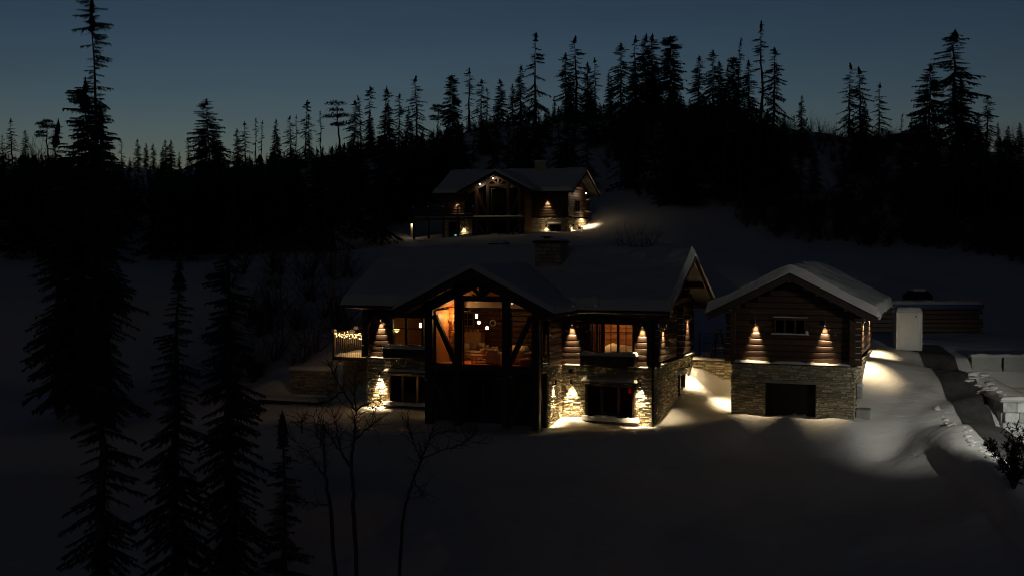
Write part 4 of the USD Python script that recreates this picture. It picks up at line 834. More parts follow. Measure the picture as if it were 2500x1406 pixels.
window(lodge2, wq, .2, 4.6, 2.5, 5.4, [1.25, 3.5], frame='frame_dark', inset=.05); window(lodge2, wq, .2, 4.6, -.2, 2.1, [1.25, 3.5], frame='frame_dark', inset=.05)
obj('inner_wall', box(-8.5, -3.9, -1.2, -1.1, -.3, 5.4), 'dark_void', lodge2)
obj('chimney', cbox(-4.6, -3.3, 3.3, 4.3, 6.3, 8.35, .03), 'stone_grey', lodge2); obj('snow', snow_heap(-4.65, -3.25, 3.25, 4.35, 8.35, .2, .0, .4, 3), 'snow', lodge2, True)
for u, v, z, s in ((-6.55, -3.6, 6.35, 'left of the king post'), (-8.0, -3.6, 5.72, 'at the left eave of the gable')):
    t = thing('soffit_spot', HU.w(u, v, z), -ANG, 'tiny white spotlight under the upper lodge roof, ' + s, 'spotlight', 'spotlights under the upper lodge roof'); obj('lens', ball((0, 0, 0), .075, 2), 'spot_white', t, True); obj('rim', cyl(0, 0, .05, .13, .09), 'metal_black', t); point_light(t, (0, .0, -.12), .45, (1, .75, .45), .05)
for v, z, s in ((1.75, 6.2, 'near the top of the right gable end'), (4.6, 5.0, 'low on the right gable end')):
    t = thing('soffit_spot', HU.w(.75, v, z), -ANG, 'tiny white spotlight under the upper lodge roof, ' + s, 'spotlight', 'spotlights under the upper lodge roof'); obj('lens', ball((0, 0, 0), .075, 2), 'spot_white', t, True); obj('rim', cyl(0, 0, .05, .13, .09), 'metal_black', t); point_light(t, (0, .0, -.12), .8, (1, .75, .45), .05)
UPW = WALL_LAMP * .2
wall_lamp(HU, f2, g2(-1.95), 4.1, 'lamp on the logs of the upper lodge right of its gable', power=UPW, off=.16, r=.07, deep=.12)
wall_lamp(HU, f2, g2(-2.05), 1.4, 'lamp on the stone of the upper lodge beside the small lower window', power=UPW, off=.18, r=.07, deep=.12)
wall_lamp(HU, f2, g2(-12.1), 4.0, 'lamp on the logs of the upper lodge over its left deck', power=UPW, off=.16, r=.07, deep=.12)
wall_lamp(HU, f2, g2(-11.3), 1.4, 'lamp on the stone of the upper lodge under its left deck', power=UPW, off=.18, r=.07, deep=.12)
wall_lamp(HU, e2, 5.2, 3.2, 'lamp on the right end of the upper lodge over the lit snow drift', power=UPW * 2.6, off=.5, r=.07, cone=80, deep=.07, hug=0)
wall_lamp(HU, e2, 2.0, 1.5, 'lamp on the right end of the upper lodge near its front corner', power=UPW, off=.18, r=.07, deep=.12)
t = thing('deck', HU.o, -ANG, 'raised snow covered deck on posts left of the upper lodge', 'deck')
obj('platform', cbox(-16.2, -9.2, -2.6, -.02, 2.2, 2.42, .02), 'timber_dark', t); obj('snow', snow_heap(-16.2, -9.2, -2.55, -.1, 2.42, .25, .0, .5, 5), 'snow', t, True)
for k in range(5): obj('post', cbox(-16.1 + 1.7 * k, -15.9 + 1.7 * k, -2.6, -2.4, -.8, 2.2, .02), 'timber_dark', t); obj('rail_post', cbox(-16.1 + 1.7 * k, -15.98 + 1.7 * k, -2.6, -2.48, 2.42, 3.45, .01), 'timber_dark', t)
obj('rail', cbox(-16.15, -9.2, -2.6, -2.5, 3.4, 3.5, .01), 'timber_dark', t)
for k in range(3): obj('rail_board', cbox(-16.15, -9.2, -2.57, -2.53, 2.55 + .27 * k, 2.75 + .27 * k, .005), 'timber_dark', t)
for k in range(5): obj('snow', snow_heap(-16.15 + 1.7 * k, -15.9 + 1.7 * k, -2.65, -2.45, 3.5, .16, 0, .4, k, 9), 'snow', t, True)
t = thing('post_lamp', HU.w(-16.7, -1.6, gz(*HU.w(-16.7, -1.6)[:2]) - HU.o[2]), -ANG, 'short lit post at the far left end of the upper lodge deck', 'lamp post')
obj('post', cbox(-.15, .15, .05, .35, -.2, 1.5, .02), 'stone_pale', t); obj('cap', cbox(-.2, .2, -.2, .4, 1.5, 1.6, .02), 'timber_dark', t)
l = point_light(t, (0, -.12, 1.4), .35, WARM, .04)
t = thing('heat_pump', HU.w(-12.0, -.45, .35), -ANG, 'small device with a pale green light under the upper lodge deck', 'device'); obj('casing', cbox(-.4, .4, -.2, .2, -.5, .5, .03), 'metal_black', t); obj('display', box(-.15, .1, -.215, -.203, .18, .32), 'led_green', t)

# ================================================================ right hand side: cabin, covered pile, foundations, marker
x, y = 21.45, 64.4; z = gz(x, y)
t = thing('portable_toilet', (x, y, z - .04), -7, 'tall pale portable toilet with a thick cap of snow', 'portable toilet')
obj('cabin', cbox(-.64, .64, -.6, .6, .06, 2.13, .04), 'cabin_plastic', t); obj('door', cbox(-.52, .5, -.625, -.6, .16, 2.02, .01), 'cabin_plastic', t); obj('sign', cbox(.30, .38, -.64, -.626, 1.86, 1.94, .005), 'metal_black', t)
for s in (-1, 1): obj('corner_post', cbox(s * .64 - .04, s * .64 + .04, -.65, -.57, .06, 2.13, .01), 'cabin_plastic', t)
obj('skid', [box(-.62, -.45, -.6, .6, 0, .06), box(.45, .62, -.6, .6, 0, .06)], 'timber_dark', t); obj('snow', snow_heap(-.68, .68, -.64, .64, 2.13, .26, .02, .35, 6), 'snow', t, True)
x, y = 17.75, 61.5; t = thing('snow_marker', (x, y, gz(x, y) - .1), 0, 'thin leaning red snow marker beside the garage', 'marker pole'); obj('pole', tube([(0, 0, 0), (.18, 0, 1.5)], .018, 6), 'marker_red', t); obj('reflector', tube([(.135, 0, 1.12), (.15, 0, 1.26)], .022, 6), 'ceramic_white', t)
x, y = 25.3, 74; z = gz(x, y)
t = thing('covered_timber_pile', (x, y, z), -2, 'long dark pile of building timber under a blue tarpaulin and snow', 'timber pile')
rp = np.random.default_rng(9)
for k in range(6):
    for j in range(5): obj('plank', cbox(-4.3 + rp.normal(0, .1), 3.6 + rp.normal(0, .1), -.9 + .36 * j, -.9 + .36 * j + .33, .1 + .27 * k, .1 + .27 * k + .24, .01), 'board_wood', t)
for q in (-3, 0, 3): obj('bearer', box(q - .1, q + .1, -.95, .9, -.1, .1), 'timber_dark', t)
obj('tarpaulin', [cbox(-1.9, 3.75, -1.0, 1.0, 1.73, 1.80, .02), cbox(-1.9, 3.75, -1.03, -.97, 1.55, 1.76, .01)], 'tarp_blue', t)
obj('snow', snow_heap(-1.9, 3.7, -1.02, 1.0, 1.80, .20, .02, .3, 7), 'snow', t, True); obj('snow', snow_heap(-4.2, -3.0, -.95, .9, 1.72, .16, .02, .8, 8), 'snow', t, True)
x, y = 27.0, 79; t = thing('rubble_stack', (x, y, gz(x, y)), 0, 'dark stack with a small patch of snow behind the blue tarpaulin', 'stack'); obj('block', cbox(-.9, .9, -.6, .6, -.2, 1.55, .3), 'dark_void', t); obj('snow', snow_heap(-.4, .5, -.3, .3, 1.55, .16, 0, .5, 5), 'snow', t, True)
t = thing('foundation_wall', (25.6, 61.4, 1.55), -4, 'pale foundation wall with snow along its top at the right edge', 'wall')
for k in range(3): obj('panel', cbox(-1.75 + (0, 1.62, 3.4)[k], -.25 + (0, 1.75, 3.5)[k] + .0, -.12, .12, .25, 1.0, .015), 'concrete', t)
obj('footing', cbox(-1.9, 6.0, -.2, .4, -1.6, -.6, .03), 'dark_void', t); obj('back_board', cbox(-1.7, 6, .35, .42, -.8, .9, .01), 'dark_void', t); obj('snow', snow_heap(-1.8, 1.5, -.16, .3, 1.0, .15, .02, .5, 9), 'snow', t, True)
obj('prop', bar((2.0, -.6, -1.6), (1.9, -.5, .9), .12), 'timber_yellow', t); obj('batten', bar((-1.35, -.5, -.55), (4, -.45, -.62), .08, .10), 'timber_yellow', t)
x, y = 23.75, 53.8
t = thing('block_foundation', (x, y, -.2), -6, 'corner of a white foam block foundation capped with snow at the right edge', 'foundation')
for k in range(5):
    for j in range(5): obj('block', cbox(-1.4 + .62 * j + (.1 if k % 2 else 0), -.80 + .62 * j + (.1 if k % 2 else 0), -.15, .15, -.9 + .46 * k, -.46 + .46 * k, .015), 'block_white', t)
    for j in range(4): obj('block', cbox(-1.40, -1.10, .18 + .62 * j, .78 + .62 * j, -.9 + .46 * k, -.46 + .46 * k, .015), 'block_white', t)
obj('sill', cbox(-1.5, 1.9, -.22, .22, 1.40, 1.52, .015), 'concrete', t); obj('snow', [snow_heap(-1.5, 1.8, -.2, .2, 1.52, .12, .02, .5, 10), snow_heap(-1.55, -1.05, -.25, 2.4, 1.42, .22, .02, .5, 11)], 'snow', t, True)
obj('post', cbox(.55, .75, -.35, -.17, -.9, 1.9, .02), 'dark_void', t)
x, y = 22.2, 49.2; t = thing('orange_barrier', (x, y, gz(x, y)), -20, 'bright orange plastic barrier behind the dark bush at the right edge', 'barrier')
obj('body', cbox(-.6, .6, -.2, .2, .0, .85, .06), 'orange_plastic', t); obj('rib', [box(-.5 + .25 * k, -.42 + .25 * k, -.215, -.203, .12, .75) for k in range(5)], 'orange_plastic', t)
# site lamp just beyond the right edge, on the new building
def site_lamp(x, y, z, az, pitch, cone, power, label):
    g_ = gz(x, y); zl = z - g_; t = thing('site_lamp', (x, y, g_), az, label, 'floodlight')
    obj('mast', cyl(0, 0, -.2, zl, .04, 8), 'metal_black', t); obj('head', cbox(-.16, .16, -.1, .1, zl - .05, zl + .2, .02), 'metal_black', t)
    for a in (0, 2.1, 4.2): obj('foot', bar((0, 0, .5), (.5 * math.cos(a), .5 * math.sin(a), -.1), .03), 'metal_black', t)
    obj('lens', box(-.13, .13, .101, .108, zl, zl + .17), 'led_cool', t)
    l = UsdLux.SphereLight.Define(stage, f'{t.GetPath()}/light'); l.CreateRadiusAttr(.08); l.CreateIntensityAttr(power); l.CreateColorAttr((.97, .97, .90)); l.CreateNormalizeAttr(True)
    l.AddTranslateOp().Set(Gf.Vec3d(0, .2, zl + .08)); l.AddRotateXOp().Set(90 + pitch)
    q = UsdLux.ShapingAPI.Apply(l.GetPrim()); q.CreateShapingConeAngleAttr(cone); q.CreateShapingConeSoftnessAttr(.7)
site_lamp(23.6, 42, 4.2, 29, 10, 23, 40.0, 'white site lamp aimed up at the garage roof')
site_lamp(22.8, 43, 3.2, 9, -20, 33, 72.0, 'white site lamp aimed along the snow bank and drive')
# lumps of ploughed snow along the drive
rc = np.random.default_rng(23)
def lump(x, y, r, name, label, group):
    b = trimesh.creation.icosphere(2, 1); v = b.vertices; n = meshkit.fbm(v * 1.7 + rc.random(3) * 50, 3) - .5
    b = trimesh.Trimesh(v * (1 + .9 * n)[:, None] * r * np.array([1.3, rc.uniform(.6, 1.3), rc.uniform(.35, .7)]), b.faces)
    o = obj(name, b, 'snow', None, 50); o.AddTranslateOp().Set(Gf.Vec3d(x, y, gz(x, y) + r * .05)); tag(o, label, 'snow lump', group)
for k in range(34):
    tt = rc.random(); lump(19.75 - .3 * tt + rc.normal(0, .13), 55.2 - 9 * tt, rc.uniform(.05, .15), 'snow_lump', 'broken lump of ploughed snow on the lit bank left of the drive', 'snow lumps left of the drive')
for k in range(46):
    tt = rc.random(); lump(23.2 - .3 * tt + rc.normal(0, .33), 60.5 - 4.2 * tt, rc.uniform(.07, .21), 'snow_lump', 'broken lump of ploughed snow on the far side of the drive', 'snow lumps right of the drive')

# ================================================================ trees
def spruce(seed, h=10.0, w=1.6, nb=130, nseg=7, bare=.08, power=.8, droop=.55, gaps=0.0, clump=0.0, top_tuft=0.0, twig=.34, lean=.02, dens=lambda t: 1.0, thick=1.0, trunk=.016, tuft=3):
    """trunk and crown of a conifer, base at the origin; h height, w largest half width, gaps / clump: how ragged"""
    r = np.random.default_rng(seed)
    tz = np.linspace(0, 1, 14)
    bend = np.stack([np.cumsum(r.normal(0, lean * .25, 14)), np.cumsum(r.normal(0, lean * .25, 14)), tz], 1) * h
    bend[:, :2] -= bend[0, :2]
    ax = lambda t: np.stack([np.interp(t, tz, bend[:, 0]), np.interp(t, tz, bend[:, 1]), t * h], -1)
    tr = tube(bend, np.maximum(h * trunk * (1 - tz) ** .8, .012), 7)
    t = bare + (1 - bare) * (np.arange(nb) + r.random(nb)) / nb
    keep = r.random(nb) < np.array([dens(q) for q in t]) * (1 - gaps * (meshkit.noise(np.stack([t * 9, 0 * t + seed, 0 * t], -1), seed) > .5))
    t = t[keep]; n = len(t)
    phi = r.random(n) * 2 * math.pi
    env = np.clip((1 - t) / (1 - bare), 0, 1) ** power
    low = np.clip((t - bare) / .10, .35, 1)
    Lb = w * (env * low * r.uniform(.55, 1.12, n) + .06 + top_tuft * (t > .86) * .25)
    Lb *= 1 - clump * .6 * (meshkit.noise(np.stack([t * 14, phi * .8, 0 * t + 3], -1), seed + 2) > .55)
    org = ax(t); out = np.stack([np.cos(phi), np.sin(phi), 0 * phi], -1); lat = np.stack([-np.sin(phi), np.cos(phi), 0 * phi], -1)
    rise = .25 * t - .05; dr = droop * (1.15 - t * .8)
    V, stems = [], []
    s = np.linspace(.12, 1, nseg)
    for k, sk in enumerate(s):
        pos = org + out * (Lb * sk)[:, None]; pos[:, 2] += Lb * (rise * sk - dr * sk ** 1.6 + .28 * dr * np.clip(sk - .7, 0, 1) * 2)
        wd = twig * Lb * (1.0 - .62 * sk) * (.7 + .3 * thick) + .05 * thick
        for j in range(tuft):
            side = (-1) ** (j + k) if j < 2 else 0
            a = r.uniform(.35, 1.0, n) * side
            dirv = out * r.uniform(.3, .9, n)[:, None] + lat * (a * 1.1)[:, None]; dirv[:, 2] -= r.uniform(.15, .8, n) * (1.0 if j < 2 else 1.9) * thick
            dirv /= np.linalg.norm(dirv, axis=1)[:, None]
            ln = wd * r.uniform(.6, 1.35, n)
            p0 = pos + out * (-.10 * Lb)[:, None] * .6; p1 = pos + out * (.10 * Lb)[:, None] * .6
            p0[:, 2] += .02 * h * .05
            tip = pos + dirv * ln[:, None]
            V.append(np.stack([p0, p1, tip], 1))
            tip2 = pos + (dirv + out * .55 - np.array([0, 0, .12])) * (ln * .62)[:, None]
            V.append(np.stack([p1, tip2, pos], 1))
    # the spire
    for q in np.linspace(.93, 1, 9):
        a = r.random() * 6.28; c = ax(np.array([q]))[0]; d = np.array([math.cos(a), math.sin(a), 0]) * (w * .13 * (1.02 - q) / .09 + .05) * (1 + 1.6 * top_tuft)
        V.append(np.array([[c + [0, 0, .02 * h], c - [0, 0, .015 * h], c + d + [0, 0, -.01 * h]], [c + [0, 0, .02 * h], c - [0, 0, .015 * h], c - d + [0, 0, -.01 * h]]]))
    V = np.concatenate(V).reshape(-1, 3)
    crown = trimesh.Trimesh(V, np.arange(len(V)).reshape(-1, 3), process=False)
    # bare lower sticks
    sticks = []
    for q in r.uniform(.03, max(bare, .05) + .25, 10):
        a = r.random() * 6.28; c = ax(np.array([q]))[0]; l_ = w * r.uniform(.15, .5); sticks.append(tube([c, c + np.array([math.cos(a) * l_, math.sin(a) * l_, -.15 * l_])], [.02, .006], 4))
    return trimesh.util.concatenate([tr] + sticks), crown
def pine(seed, h=9.0, w=2.2, lobes=7, top=.55, flat=.35):
    """an open crowned pine: a few flat topped cushions of needles on bent limbs"""
    r = np.random.default_rng(seed); tz = np.linspace(0, 1, 10)
    bend = np.stack([np.cumsum(r.normal(0, .012, 10)) * h, np.cumsum(r.normal(0, .012, 10)) * h, tz * h * .96], 1)
    tr = [tube(bend, np.maximum(h * .018 * (1 - tz * .75), .02), 7)]; V = []
    for k in range(lobes):
        q = top + (1 - top) * (k + .6) / lobes; c0 = np.array([np.interp(q, tz, bend[:, i]) for i in range(3)])
        a = k * 2.4 + r.random(); rr = w * (1.05 - .75 * (q - top) / (1 - top)) * r.uniform(.45, .9)
        c = c0 + np.array([math.cos(a) * rr, math.sin(a) * rr, .08 * h * r.random()])
        tr.append(tube([c0, (c0 + c) / 2 + [0, 0, -.03 * h], c], [.035 * h * .2, .02 * h * .2, .01], 5))
        m = 230; sz = w * r.uniform(.38, .62)
        p = r.normal(0, 1, (m, 3)); p /= np.linalg.norm(p, axis=1)[:, None]; p *= r.random(m)[:, None] ** .4; p[:, 2] = np.abs(p[:, 2]) * flat * 1.4 - .12
        P = c + p * sz * np.array([1, 1, 1.0]); d = r.normal(0, 1, (m, 3)); d[:, 2] += .7; d /= np.linalg.norm(d, axis=1)[:, None]; e = r.normal(0, 1, (m, 3))
        V.append(np.stack([P - e * .035 * w * .5, P + e * .035 * w * .5, P + d * .17 * w], 1))
    V = np.concatenate(V).reshape(-1, 3)
    return trimesh.util.concatenate(tr), trimesh.Trimesh(V, np.arange(len(V)).reshape(-1, 3), process=False)
def bush(seed, h=2.0, n=26, fork=5):
    r = np.random.default_rng(seed); out = []
    for k in range(n):
        a = r.random() * 6.28; l = h * r.uniform(.5, 1.0); sp = r.uniform(.1, .75)
        p = [np.array([0, 0, 0.])]; d = np.array([math.cos(a) * sp, math.sin(a) * sp, 1.0])
        for j in range(4): d = d + r.normal(0, .22, 3); d /= np.linalg.norm(d); p.append(p[-1] + d * l / 4)
        out.append(tube(p, np.linspace(.02, .005, 5) * h / 2, 4))
        for j in range(fork):
            q = p[r.integers(1, 5)]; e = d + r.normal(0, .7, 3); e /= np.linalg.norm(e); out.append(tube([q, q + e * l * .16, q + (e + r.normal(0, .3, 3)) * l * .28], [.008 * h / 2, .005 * h / 2, .003 * h / 2], 3))
    return trimesh.util.concatenate(out)
STYLES = {   # kind: (builder arguments, crown material)
    'full': dict(w=2.3, nb=230, bare=.03, power=.62, droop=.4, twig=.42),
    'wide': dict(w=3.0, nb=190, bare=.04, power=.6, droop=.35, gaps=.25, twig=.40),
    'narrow': dict(w=1.5, nb=200, bare=.03, power=.5, droop=.6, clump=.4, twig=.5),
    'ragged': dict(w=1.8, nb=170, bare=.06, power=.45, droop=.7, gaps=.35, clump=.8, top_tuft=.12, twig=.5),
    'clumped': dict(w=1.45, nb=170, bare=.08, power=.36, droop=.7, gaps=.5, clump=1.0, top_tuft=.2, twig=.55, dens=lambda t: 1.0 if t > .72 or t < .35 else .6),
    'pole': dict(w=1.0, nb=120, bare=.2, power=.35, droop=.5, gaps=.4, clump=1.0, top_tuft=.2, twig=.5, dens=lambda t: 1.0 if t > .62 else .3),
    'sparse': dict(w=2.1, nb=120, bare=.06, power=.6, droop=.55, gaps=.4, clump=.6, twig=.36),
    'blunt': dict(w=2.0, nb=250, bare=.05, power=.38, droop=.45, top_tuft=.6, twig=.45)}
PROTO = {}
def proto_tree(kind, variant, name='spruce_tree', far=True):
    key = (kind, variant)
    if key not in PROTO:
        cp = stage.CreateClassPrim(f'/World/{kind}_{name}_pattern_{variant + 1:03d}')
        if kind == 'pine': tr, cr = pine(500 + variant * 7, lobes=6 + variant % 3)
        elif kind == 'bush': tr, cr = bush(600 + variant), None
        else: tr, cr = spruce(100 + 31 * variant + sum(map(ord, kind)), **STYLES[kind])
        usdkit.mesh(stage, f'{cp.GetPath()}/trunk', tr, M['bark'])
        if cr is not None: usdkit.mesh(stage, f'{cp.GetPath()}/crown', cr, M['needles_far'])
        PROTO[key] = cp
    return PROTO[key]
HP = {'pine': 9.0, 'bush': 2.0}
def tree(kind, variant, x, y, h, wide, label, group=None, cat='spruce', name='spruce_tree'):
    cp = proto_tree(kind, variant, name)
    u = UsdGeom.Xform.Define(stage, numbered('/World', name)); u.GetPrim().GetReferences().AddInternalReference(cp.GetPath()); u.GetPrim().SetInstanceable(True)
    k = h / HP.get(kind, 10.0)
    u.AddTranslateOp().Set(Gf.Vec3d(float(x), float(y), gz(x, y) - .03 * h)); u.AddRotateZOp().Set(float(R.random() * 360)); u.AddScaleOp().Set(Gf.Vec3f(float(k * wide), float(k * wide), float(k * 1.03)))
    tag(u, label, cat, group); return u
# the trees that stand out against the sky: (where the tip shows, how far, kind, width, label)
SKY = [
 (28, 290, 262, 'sparse', 1.0, 'sparse spruce standing alone above the treeline at the far left edge'), (60, 318, 265, 'narrow', .9, None), (8, 330, 265, 'sparse', .9, None), (88, 325, 262, 'bush', 1, None),
 (125, 290, 262, 'pine', 1.1, 'broad pine crown just left of the tall foreground spruces'), (297, 342, 275, 'pole', 1.1, 'small thin spruce just right of the tall foreground spruce'), (335, 340, 275, 'narrow', .9, None), (357, 350, 278, 'full', .6, None), (375, 352, 275, 'narrow', .9, None),
 (403, 342, 275, 'narrow', 1.0, None), (418, 342, 275, 'full', .7, None), (395, 358, 272, 'narrow', .8, None), (437, 371, 275, 'narrow', .8, None), (458, 338, 270, 'ragged', .8, None),
 (510, 242, 262, 'wide', 1.0, 'large open spruce rising alone in the dip of the left treeline'), (528, 316, 258, 'full', .9, 'dense spruce leaning against the large open one in the left dip'), (487, 345, 262, 'narrow', .9, None),
 (578, 315, 262, 'narrow', 1.0, None), (600, 298, 258, 'sparse', 1.1, None), (625, 288, 258, 'pole', .8, 'pole thin spruce, left one of a close thin pair left of the hill'), (638, 295, 256, 'pole', .8, 'pole thin spruce, right one of a close thin pair left of the hill'),
 (672, 291, 255, 'full', .6, None), (712, 283, 255, 'sparse', 1.0, None), (723, 282, 253, 'pole', .8, None), (746, 245, 252, 'clumped', .7, 'tall clumpy spruce that overtops the treeline left of the umbrella pine'), (755, 277, 250, 'ragged', .9, None), (783, 272, 252, 'pole', 1.0, None),
 (828, 256, 248, 'pine', 1.35, 'umbrella shaped pine on the rising treeline'), (862, 246, 248, 'ragged', 1.1, None), (880, 234, 248, 'pole', .9, None), (902, 211, 246, 'clumped', .75, 'tall bare stemmed spruce with one clump at its tip, right of the umbrella pine'), (903, 275, 244, 'full', .8, None),
 (940, 212, 245, 'pole', .9, None), (950, 218, 244, 'clumped', .8, None), (972, 229, 245, 'ragged', .8, None), (945, 250, 240, 'full', 1.0, None), (996, 264, 243, 'full', .7, None), (1020, 185, 243, 'sparse', 1.0, 'tall wide armed spruce half way up the treeline'),
 (1070, 254, 242, 'pine', 1.2, 'rounded pine between two taller spruces half way up the treeline'), (1103, 184, 241, 'blunt', .75, 'blunt topped dark spruce left of the leafless snag'), (1145, 167, 240, 'pole', 1.2, 'nearly leafless spruce snag with a bent top'), (1175, 195, 240, 'ragged', 1.0, None), (1190, 215, 240, 'sparse', .9, None),
 (1222, 193, 239, 'full', .8, None), (1253, 205, 238, 'narrow', .9, None), (1272, 159, 238, 'narrow', .9, 'slender dark spruce just left of the tallest clumpy one'), (1307, 82, 236, 'clumped', .85, 'tallest spruce above the upper lodge, clumps of branches down a straight stem'),
 (1354, 234, 237, 'narrow', .7, None), (1380, 130, 236, 'ragged', .9, None), (1412, 89, 235, 'sparse', 1.05, 'tall layered spruce, first of the high group on the hill crest'), (1433, 152, 234, 'narrow', .9, None), (1455, 142, 234, 'sparse', .9, None), (1485, 178, 235, 'narrow', .7, None), (1494, 191, 234, 'narrow', .7, None), (1395, 200, 231, 'full', 1.1, None), (1440, 205, 231, 'full', 1.0, None),
 (1520, 107, 234, 'ragged', .9, 'layered spruce at the left of the dense crest clump'), (1554, 88, 233, 'sparse', .85, None), (1575, 85, 232, 'full', .75, None), (1587, 84, 231, 'narrow', 1.0, None), (1545, 150, 231, 'full', .8, None), (1600, 150, 230, 'full', .9, None),
 (1637, 90, 230, 'blunt', .9, 'broad dome topped spruce at the right of the dense crest clump'), (1707, 136, 229, 'narrow', 1.1, 'single slim spruce in the gap on the crest'), (1745, 123, 228, 'ragged', .8, None), (1760, 150, 227, 'full', .8, None), (1780, 165, 227, 'full', .9, None),
 (1797, 140, 226, 'blunt', .8, 'bushy crooked topped conifer with a curled stem above it'), (1803, 94, 226.5, 'pole', .7, None), (1826, 148, 226, 'narrow', 1.1, None), (1858, 54, 225, 'pole', 1.0, 'very tall bare stemmed spruce with a small crown on the right of the crest'), (1890, 117, 224, 'ragged', .95, 'dark spruce beside the tall bare stemmed one, last of the crest group'),
 (1958, 233, 222, 'narrow', .9, 'small lone spruce on the bare snowy ridge'), (2070, 155, 219, 'sparse', .9, 'left one of three spruces on the right ridge'), (2104, 165, 219, 'ragged', .95, 'middle one of three spruces on the right ridge'), (2145, 204, 218, 'sparse', .9, 'right one of three spruces on the right ridge'),
 (2112, 245, 217, 'full', .7, None), (2200, 278, 216, 'pole', 1.0, None), (2225, 280, 215, 'narrow', .7, None), (2268, 157, 205, 'wide', .95, 'broad dense spruce with long level branches on the right'), (2343, 74, 200, 'ragged', 1.35, 'tallest spruce on the right, ragged with drooping arms'), (2352, 200, 199, 'full', 1.0, None),
 (2410, 232, 202, 'ragged', 1.0, 'smaller spruce at the right of the tallest right hand one'), (2388, 275, 200, 'full', .9, None), (2437, 300, 205, 'narrow', .8, None), (2462, 308, 206, 'full', .8, None), (2492, 300, 206, 'full', .8, None)]
VAR = {'full': 3, 'wide': 2, 'narrow': 3, 'ragged': 4, 'clumped': 3, 'pole': 3, 'sparse': 3, 'blunt': 2, 'pine': 3, 'bush': 2}
GEN = {'full': 'small dense spruce in the ragged treeline against the dusk sky', 'narrow': 'small slim spruce in the ragged treeline against the dusk sky', 'ragged': 'ragged spruce in the treeline against the dusk sky', 'sparse': 'sparse branched spruce in the treeline against the dusk sky', 'pole': 'thin bare stemmed spruce in the treeline against the dusk sky', 'clumped': 'clumpy spruce in the treeline against the dusk sky', 'bush': 'bare twiggy bush in the treeline against the dusk sky'}
for i, (px, py, d, kind, wd, lab) in enumerate(SKY):
    p = at(px, py, d); h = p[2] - gz(p[0], d)
    h = max(h, 2.0)
    nm = 'pine_tree' if kind == 'pine' else 'bare_bush' if kind == 'bush' else 'spruce_tree'
    wfac = wd * (1.05 if kind in ('pine', 'bush') else 1.3 if kind in ('narrow', 'ragged', 'clumped') else 1.18 if kind != 'pole' else 1.1)
    tree(kind, i % VAR[kind], p[0], d, h, wfac, lab or GEN[kind], None if lab else 'treeline: ' + GEN[kind], 'pine' if kind == 'pine' else 'bush' if kind == 'bush' else 'spruce', nm)
for i, (px, d, h) in enumerate([(1340, 238, 3.2), (1365, 238, 2.8), (1665, 230, 4.0), (1680, 230, 4.4), (1725, 229, 4.2), (1840, 226, 3.4), (1905, 224, 3.2), (1925, 223, 3.6), (1975, 222, 4.2), (2000, 221, 4.0), (2035, 220, 3.2), (2180, 217, 3.2), (2465, 206, 4.6), (2480, 206, 5.2), (1690, 231, 3.6), (1240, 240, 3.2)]):
    x = (px - CX) / F * d; tree('bush', i % 2, x, d, h, .8, 'bare twiggy birch bush on the snowy hill crest', 'bare birch bushes on the hill crest', 'bush', 'bare_bush')
t = thing('hut', ((2215 - CX) / F * 213, 213, gz((2215 - CX) / F * 213, 213) - .3), -30, 'small dark hut just below the ridge between the right hand spruces', 'hut')
obj('wall', box(-3.2, 3.2, -2, 2, 0, 1.6), 'timber_dark', t); rf_ = obj('roof', prism([(-2.5, 1.5), (0, 2.7), (2.5, 1.5), (2.5, 1.65), (0, 2.85), (-2.5, 1.65)], -3.6, 3.6).apply_transform(trimesh.transformations.rotation_matrix(math.pi / 2, [0, 0, 1])), 'roof_felt', t)
# second rank in front of the skyline and on the slope: trees one can still make out, then the wood that reads as one mass
rt = np.random.default_rng(77)
def slope_spot():
    while True:
        px = rt.uniform(-150, 2650); d = 95 + 150 * rt.random() ** .8
        x = (px - CX) / F * d
        if px < 900: lo, dens = 99 + 8 * rt.random(), 1.0
        elif px < 945: lo, dens = 108, 1.0
        elif px < 1130: lo, dens = 137, 1.0
        elif px < 1560: lo, dens = 142, 1.0
        elif px < 1640: lo, dens = 138, .7
        elif px < 1920: lo, dens = 128, .9
        elif px < 2260: lo, dens = 118, .6
        else: lo, dens = 110, .75
        if 1420 < px < 1620 and d < 170: dens = .25
        if 1860 < px < 2240 and d > 180: dens *= .25
        crest = np.interp(px, [c[0] for c in CREST], [c[1] for c in CREST])
        if d < lo or d > crest - 6 or rt.random() > dens: continue
        return px, d, x
pts = [slope_spot() for _ in range(840)]
kinds = ('full', 'narrow', 'ragged', 'sparse', 'full', 'wide')
host = UsdGeom.PointInstancer.Define(stage, '/World/dark_spruce_wood'); tag(host, 'dark spruce wood covering the hillside below the skyline', 'wood', kind='stuff')
prs = []
for j, k in enumerate(('full', 'narrow', 'ragged', 'wide')):
    tr, cr = spruce(900 + j, **{**STYLES[k], 'nb': 110, 'nseg': 5, 'w': STYLES[k]['w'] * 1.15}); x_ = UsdGeom.Xform.Define(stage, f'/World/dark_spruce_wood/prototypes/tree_{j + 1:03d}')
    usdkit.mesh(stage, f'{x_.GetPath()}/trunk', tr, M['bark']); usdkit.mesh(stage, f'{x_.GetPath()}/crown', cr, M['needles_far']); prs.append(x_.GetPath())
host.CreatePrototypesRel().SetTargets(prs)
pos, ori, scl, ids = [], [], [], []
